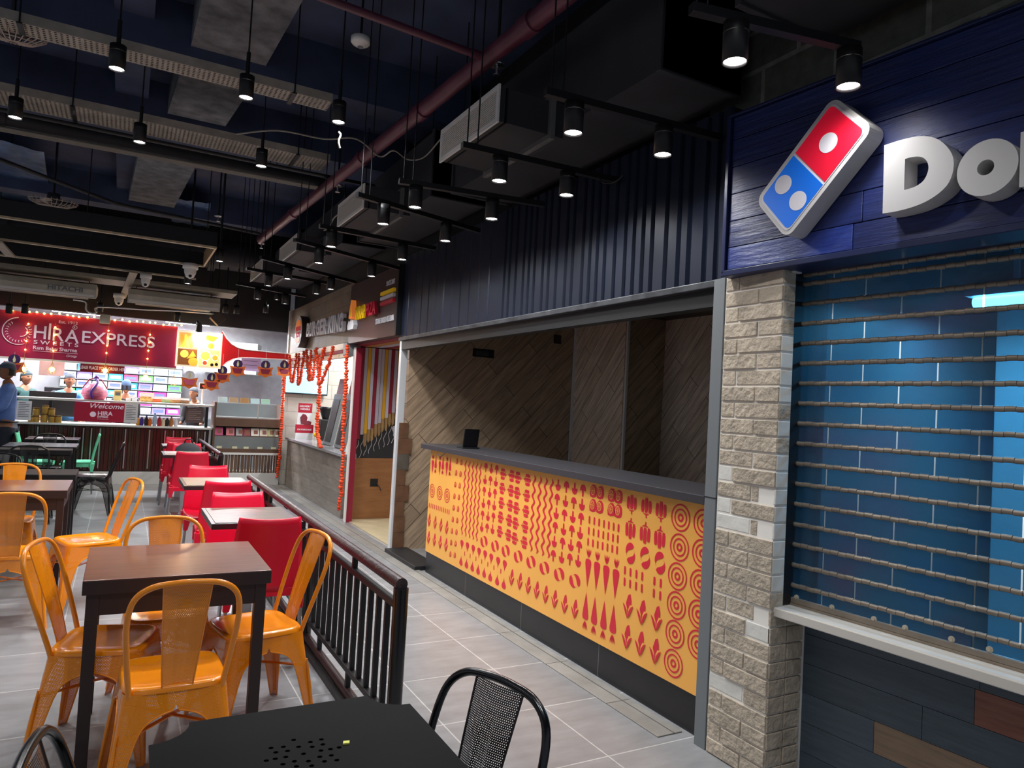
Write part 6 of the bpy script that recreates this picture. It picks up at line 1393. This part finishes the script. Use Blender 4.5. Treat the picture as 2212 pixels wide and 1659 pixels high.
def person(label, loc, rz, H=1.70, shirt='6f92d8', trousers='20242e', cap='3a4a58', la=None, ra=None, apron=None, legs=True, facehair=False, tilt=0.0, capped=True):
    t = thing('person', label, 'person', loc, rz); s = H/1.70
    la = la or [(.20, .02, 1.12), (.19, .16, 1.00)]; ra = ra or [(-.20, .02, 1.12), (-.19, .16, 1.00)]
    P = lambda x, y, z: (x*s, y*s, z*s)
    hd = (0, .03+tilt*.12, 1.50-.0)
    J = [(P(0, 0, .93), (.105*s, .08*s)), (P(0, 0, 1.08), (.11*s, .08*s)), (P(0, 0, 1.26), (.15*s, .10*s)), (P(0, .0, 1.385), (.10*s, .075*s)), (P(0, .01, 1.46), .052*s), (P(*hd), .055*s),
         (P(.165, 0, 1.37), .055*s), (P(*la[0]), .042*s), (P(*la[1]), .03*s), (P(-.165, 0, 1.37), .055*s), (P(*ra[0]), .042*s), (P(*ra[1]), .03*s),
         (P(.085, 0, .84), .085*s), (P(.09, .01, .48), .055*s), (P(.09, -.01, .09), .04*s), (P(.095, .10, .035), .035*s), (P(-.085, 0, .84), .085*s), (P(-.09, .02, .48), .055*s), (P(-.09, 0, .09), .04*s), (P(-.095, .11, .035), .035*s)]
    E_ = [(0,1),(1,2),(2,3),(3,4),(4,5),(3,6),(6,7),(7,8),(3,9),(9,10),(10,11),(0,12),(12,13),(13,14),(14,15),(0,16),(16,17),(17,18),(18,19)]
    body = skin_mesh('body', J, E_, skin_m, t)
    mb = MB(); hx, hy, hz = hd[0]*s, hd[1]*s, (hd[2]+.105)*s
    def head(u, v):                                    # face towards +Y
        a = -PI/2+PI*v; b = 2*PI*u; x = math.cos(a)*math.cos(b); y = math.cos(a)*math.sin(b); z = math.sin(a)
        rx = .072*(1-.18*max(0, -z)); ry = .092*(1-.05*max(0, -z)); rz_ = .118
        px, py, pz = x*rx, y*ry, z*rz_
        if y > 0:
            g = lambda cx, cz, w, h: math.exp(-((px-cx)/w)**2-((pz-cz)/h)**2)
            py += .022*g(0, -.015, .011, .022)+.008*g(0, -.055, .022, .007)+.012*g(0, -.095, .025, .02)-.009*g(.028, .012, .014, .011)-.009*g(-.028, .012, .014, .011)+.007*g(0, .032, .05, .009)
        return (hx+px*s, hy+py*s, hz+pz*s)
    mb.grid(head, 36, 26)
    for sx in (-1, 1): mb.ball((hx+sx*.073*s, hy-.005*s, hz-.008*s), .02*s, 8, 0, (.4, .7, 1.2))
    for hand, el in ((la[1], la[0]), (ra[1], ra[0])):
        h0 = Vector(P(*hand)); dr = (h0-Vector(P(*el))).normalized(); sd = dr.cross(Vector((0, 0, 1))).normalized()
        pc = h0+dr*.055*s; mb.ball(tuple(pc), .042*s, 10, 0, (.75, .95, .45))
        for f in range(4):
            b0 = h0+dr*.08*s+sd*(f-1.5)*.019*s; ln = (.055, .068, .072, .06)[f]*s
            mb.tube([b0, b0+dr*ln*.5, b0+dr*ln*.85+Vector((0, 0, -.02*s)), b0+dr*ln*.95+Vector((0, 0, -.038*s))], [.0095*s, .009*s, .008*s, .006*s], 6)
        sg = 1 if hand[0] < 0 else -1
        b0 = h0+dr*.03*s+sd*sg*.03*s; mb.tube([b0, b0+dr*.03*s+sd*sg*.022*s, b0+dr*.06*s+sd*sg*.022*s+Vector((0, 0, -.012*s))], [.012*s, .010*s, .007*s], 6)
    merge(body, mb)
    mb = MB()
    for sx in (-1, 1): mb.ball((hx+sx*.027*s, hy+.079*s, hz+.012*s), .009*s, 8, 0)
    mb.build('eyes', hair_m, t)
    if facehair: MB().ball((hx, hy+.088*s, hz-.038*s), .02*s, 8, 0, (1.1, .4, .3)).build('moustache', hair_m, t)
    mb = MB()
    mb.grid(lambda u, v: (hx+math.cos(v*PI/2*.98)*math.cos(2*PI*u)*.079*s, hy-.008*s+math.cos(v*PI/2*.98)*math.sin(2*PI*u)*.098*s, hz+.025*s+(.10*math.sin(v*PI/2))*s+(.012*math.sin(2*PI*u) if v < .3 else 0)*s), 24, 8)
    mb.grid(lambda u, v: (hx+math.cos(PI+u*PI)*.077*s, hy-.012*s+math.sin(PI+u*PI)*.09*s, hz+.03*s-v*.085*s), 14, 4)
    if capped: mb.build('cap', mat('cap '+cap, cap, .7), t)
    mb2 = MB(); mb2.grid(lambda u, v: (hx+math.cos(PI*1.02+u*PI*.96)*.0785*s, hy-.008*s+math.sin(PI*1.02+u*PI*.96)*.094*s, hz+.035*s-v*.10*s), 14, 4)
    if not capped: mb2.grid(lambda u, v: (hx+math.cos(v*PI/2)*math.cos(2*PI*u)*.079*s, hy-.008*s+math.cos(v*PI/2)*math.sin(2*PI*u)*.098*s, hz+.03*s+(.098*math.sin(v*PI/2))*s), 24, 8)
    mb2.build('hair', hair_m, t)
    k = 1.13
    Jt = [(P(0, 0, .86), (.165*s, .135*s)), (P(0, 0, 1.08), (.15*s, .112*s)), (P(0, 0, 1.26), (.165*s, .115*s)), (P(0, 0, 1.39), (.105*s, .085*s)), (P(0, .005, 1.45), .062*s),
          (P(.17, 0, 1.375), .068*s), (P(*la[0]), .055*s), (P(*[la[0][i]+(la[1][i]-la[0][i])*.8 for i in range(3)]), .042*s), (P(-.17, 0, 1.375), .068*s), (P(*ra[0]), .055*s), (P(*[ra[0][i]+(ra[1][i]-ra[0][i])*.8 for i in range(3)]), .042*s)]
    skin_mesh('shirt', Jt, [(0,1),(1,2),(2,3),(3,4),(3,5),(5,6),(6,7),(3,8),(8,9),(9,10)], mat('shirt '+shirt, shirt, .7, var=.12, scale=10), t)
    if legs:
        Jl = [(P(0, 0, .97), (.150*s, .120*s)), (P(.09, 0, .80), .098*s), (P(.092, .01, .48), .072*s), (P(.092, -.005, .10), .062*s), (P(-.09, 0, .80), .098*s), (P(-.092, .02, .48), .072*s), (P(-.092, 0, .10), .062*s)]
        skin_mesh('trousers', Jl, [(0,1),(1,2),(2,3),(0,4),(4,5),(5,6)], mat('trousers '+trousers, trousers, .8), t)
        for sx in (-1, 1): MB().ball((sx*.095*s, .06*s, .04*s), .05*s, 10, 0, (1, 2.6, .8)).build('shoe', black, t)
        mb = MB(); mb.tube([(.155*s*math.cos(a*PI/10), .128*s*math.sin(a*PI/10), .935*s) for a in range(20)], .014*s, 6, closed=True); mb.build('belt', black, t)
    if apron:
        MB().grid(lambda u, v: ((u-.5)*.26*s, (.118+.01*math.cos((u-.5)*3))*s, (1.30-.62*v)*s), 8, 8).build('apron', mat('apron '+apron, apron, .8), t, solid=.006)
    return t
q = PY(6, 850, 11.75)
person('man in a blue shirt, dark trousers and grey cap standing at the left edge', (PY(17, 850, 11.75).x, 11.75, 0), PI/2+.25, 1.745, '6a8fd6', '1c2230', '48586a', la=[(.21, .05, 1.13), (.10, .27, 1.06)], ra=[(-.20, .06, 1.13), (-.08, .26, 1.03)])
q = PY(47, 850, 13.6)
person('person in a dark green shirt and cap seen behind the man in blue', (q.x, 13.9, 0), -PI/2-.9, 1.68, '1f4a48', '20242e', '2a3a40')
q = PY(146, 850, 13.4)
person('staff member with a moustache in a light blue polo shirt behind the counter', (q.x, 13.55, 0), PI+.25, 1.67, '5aa8e0', '20242e', '4a525c', facehair=True)
q = PY(272, 850, 13.5)
person('staff member in a dark shirt and blue cap seen from behind at the counter', (q.x, 13.4, 0), .1, 1.62, '23262c', '20242e', '3f5f80')
q = PY(421, 860, 13.8)
person('staff member in black with blue sleeves bending behind the pole display', (q.x, 13.7, 0), PI-.5, 1.56, '1c1e22', '20242e', '3a4048', tilt=.6)
q = PY(460, 860, 14.2)
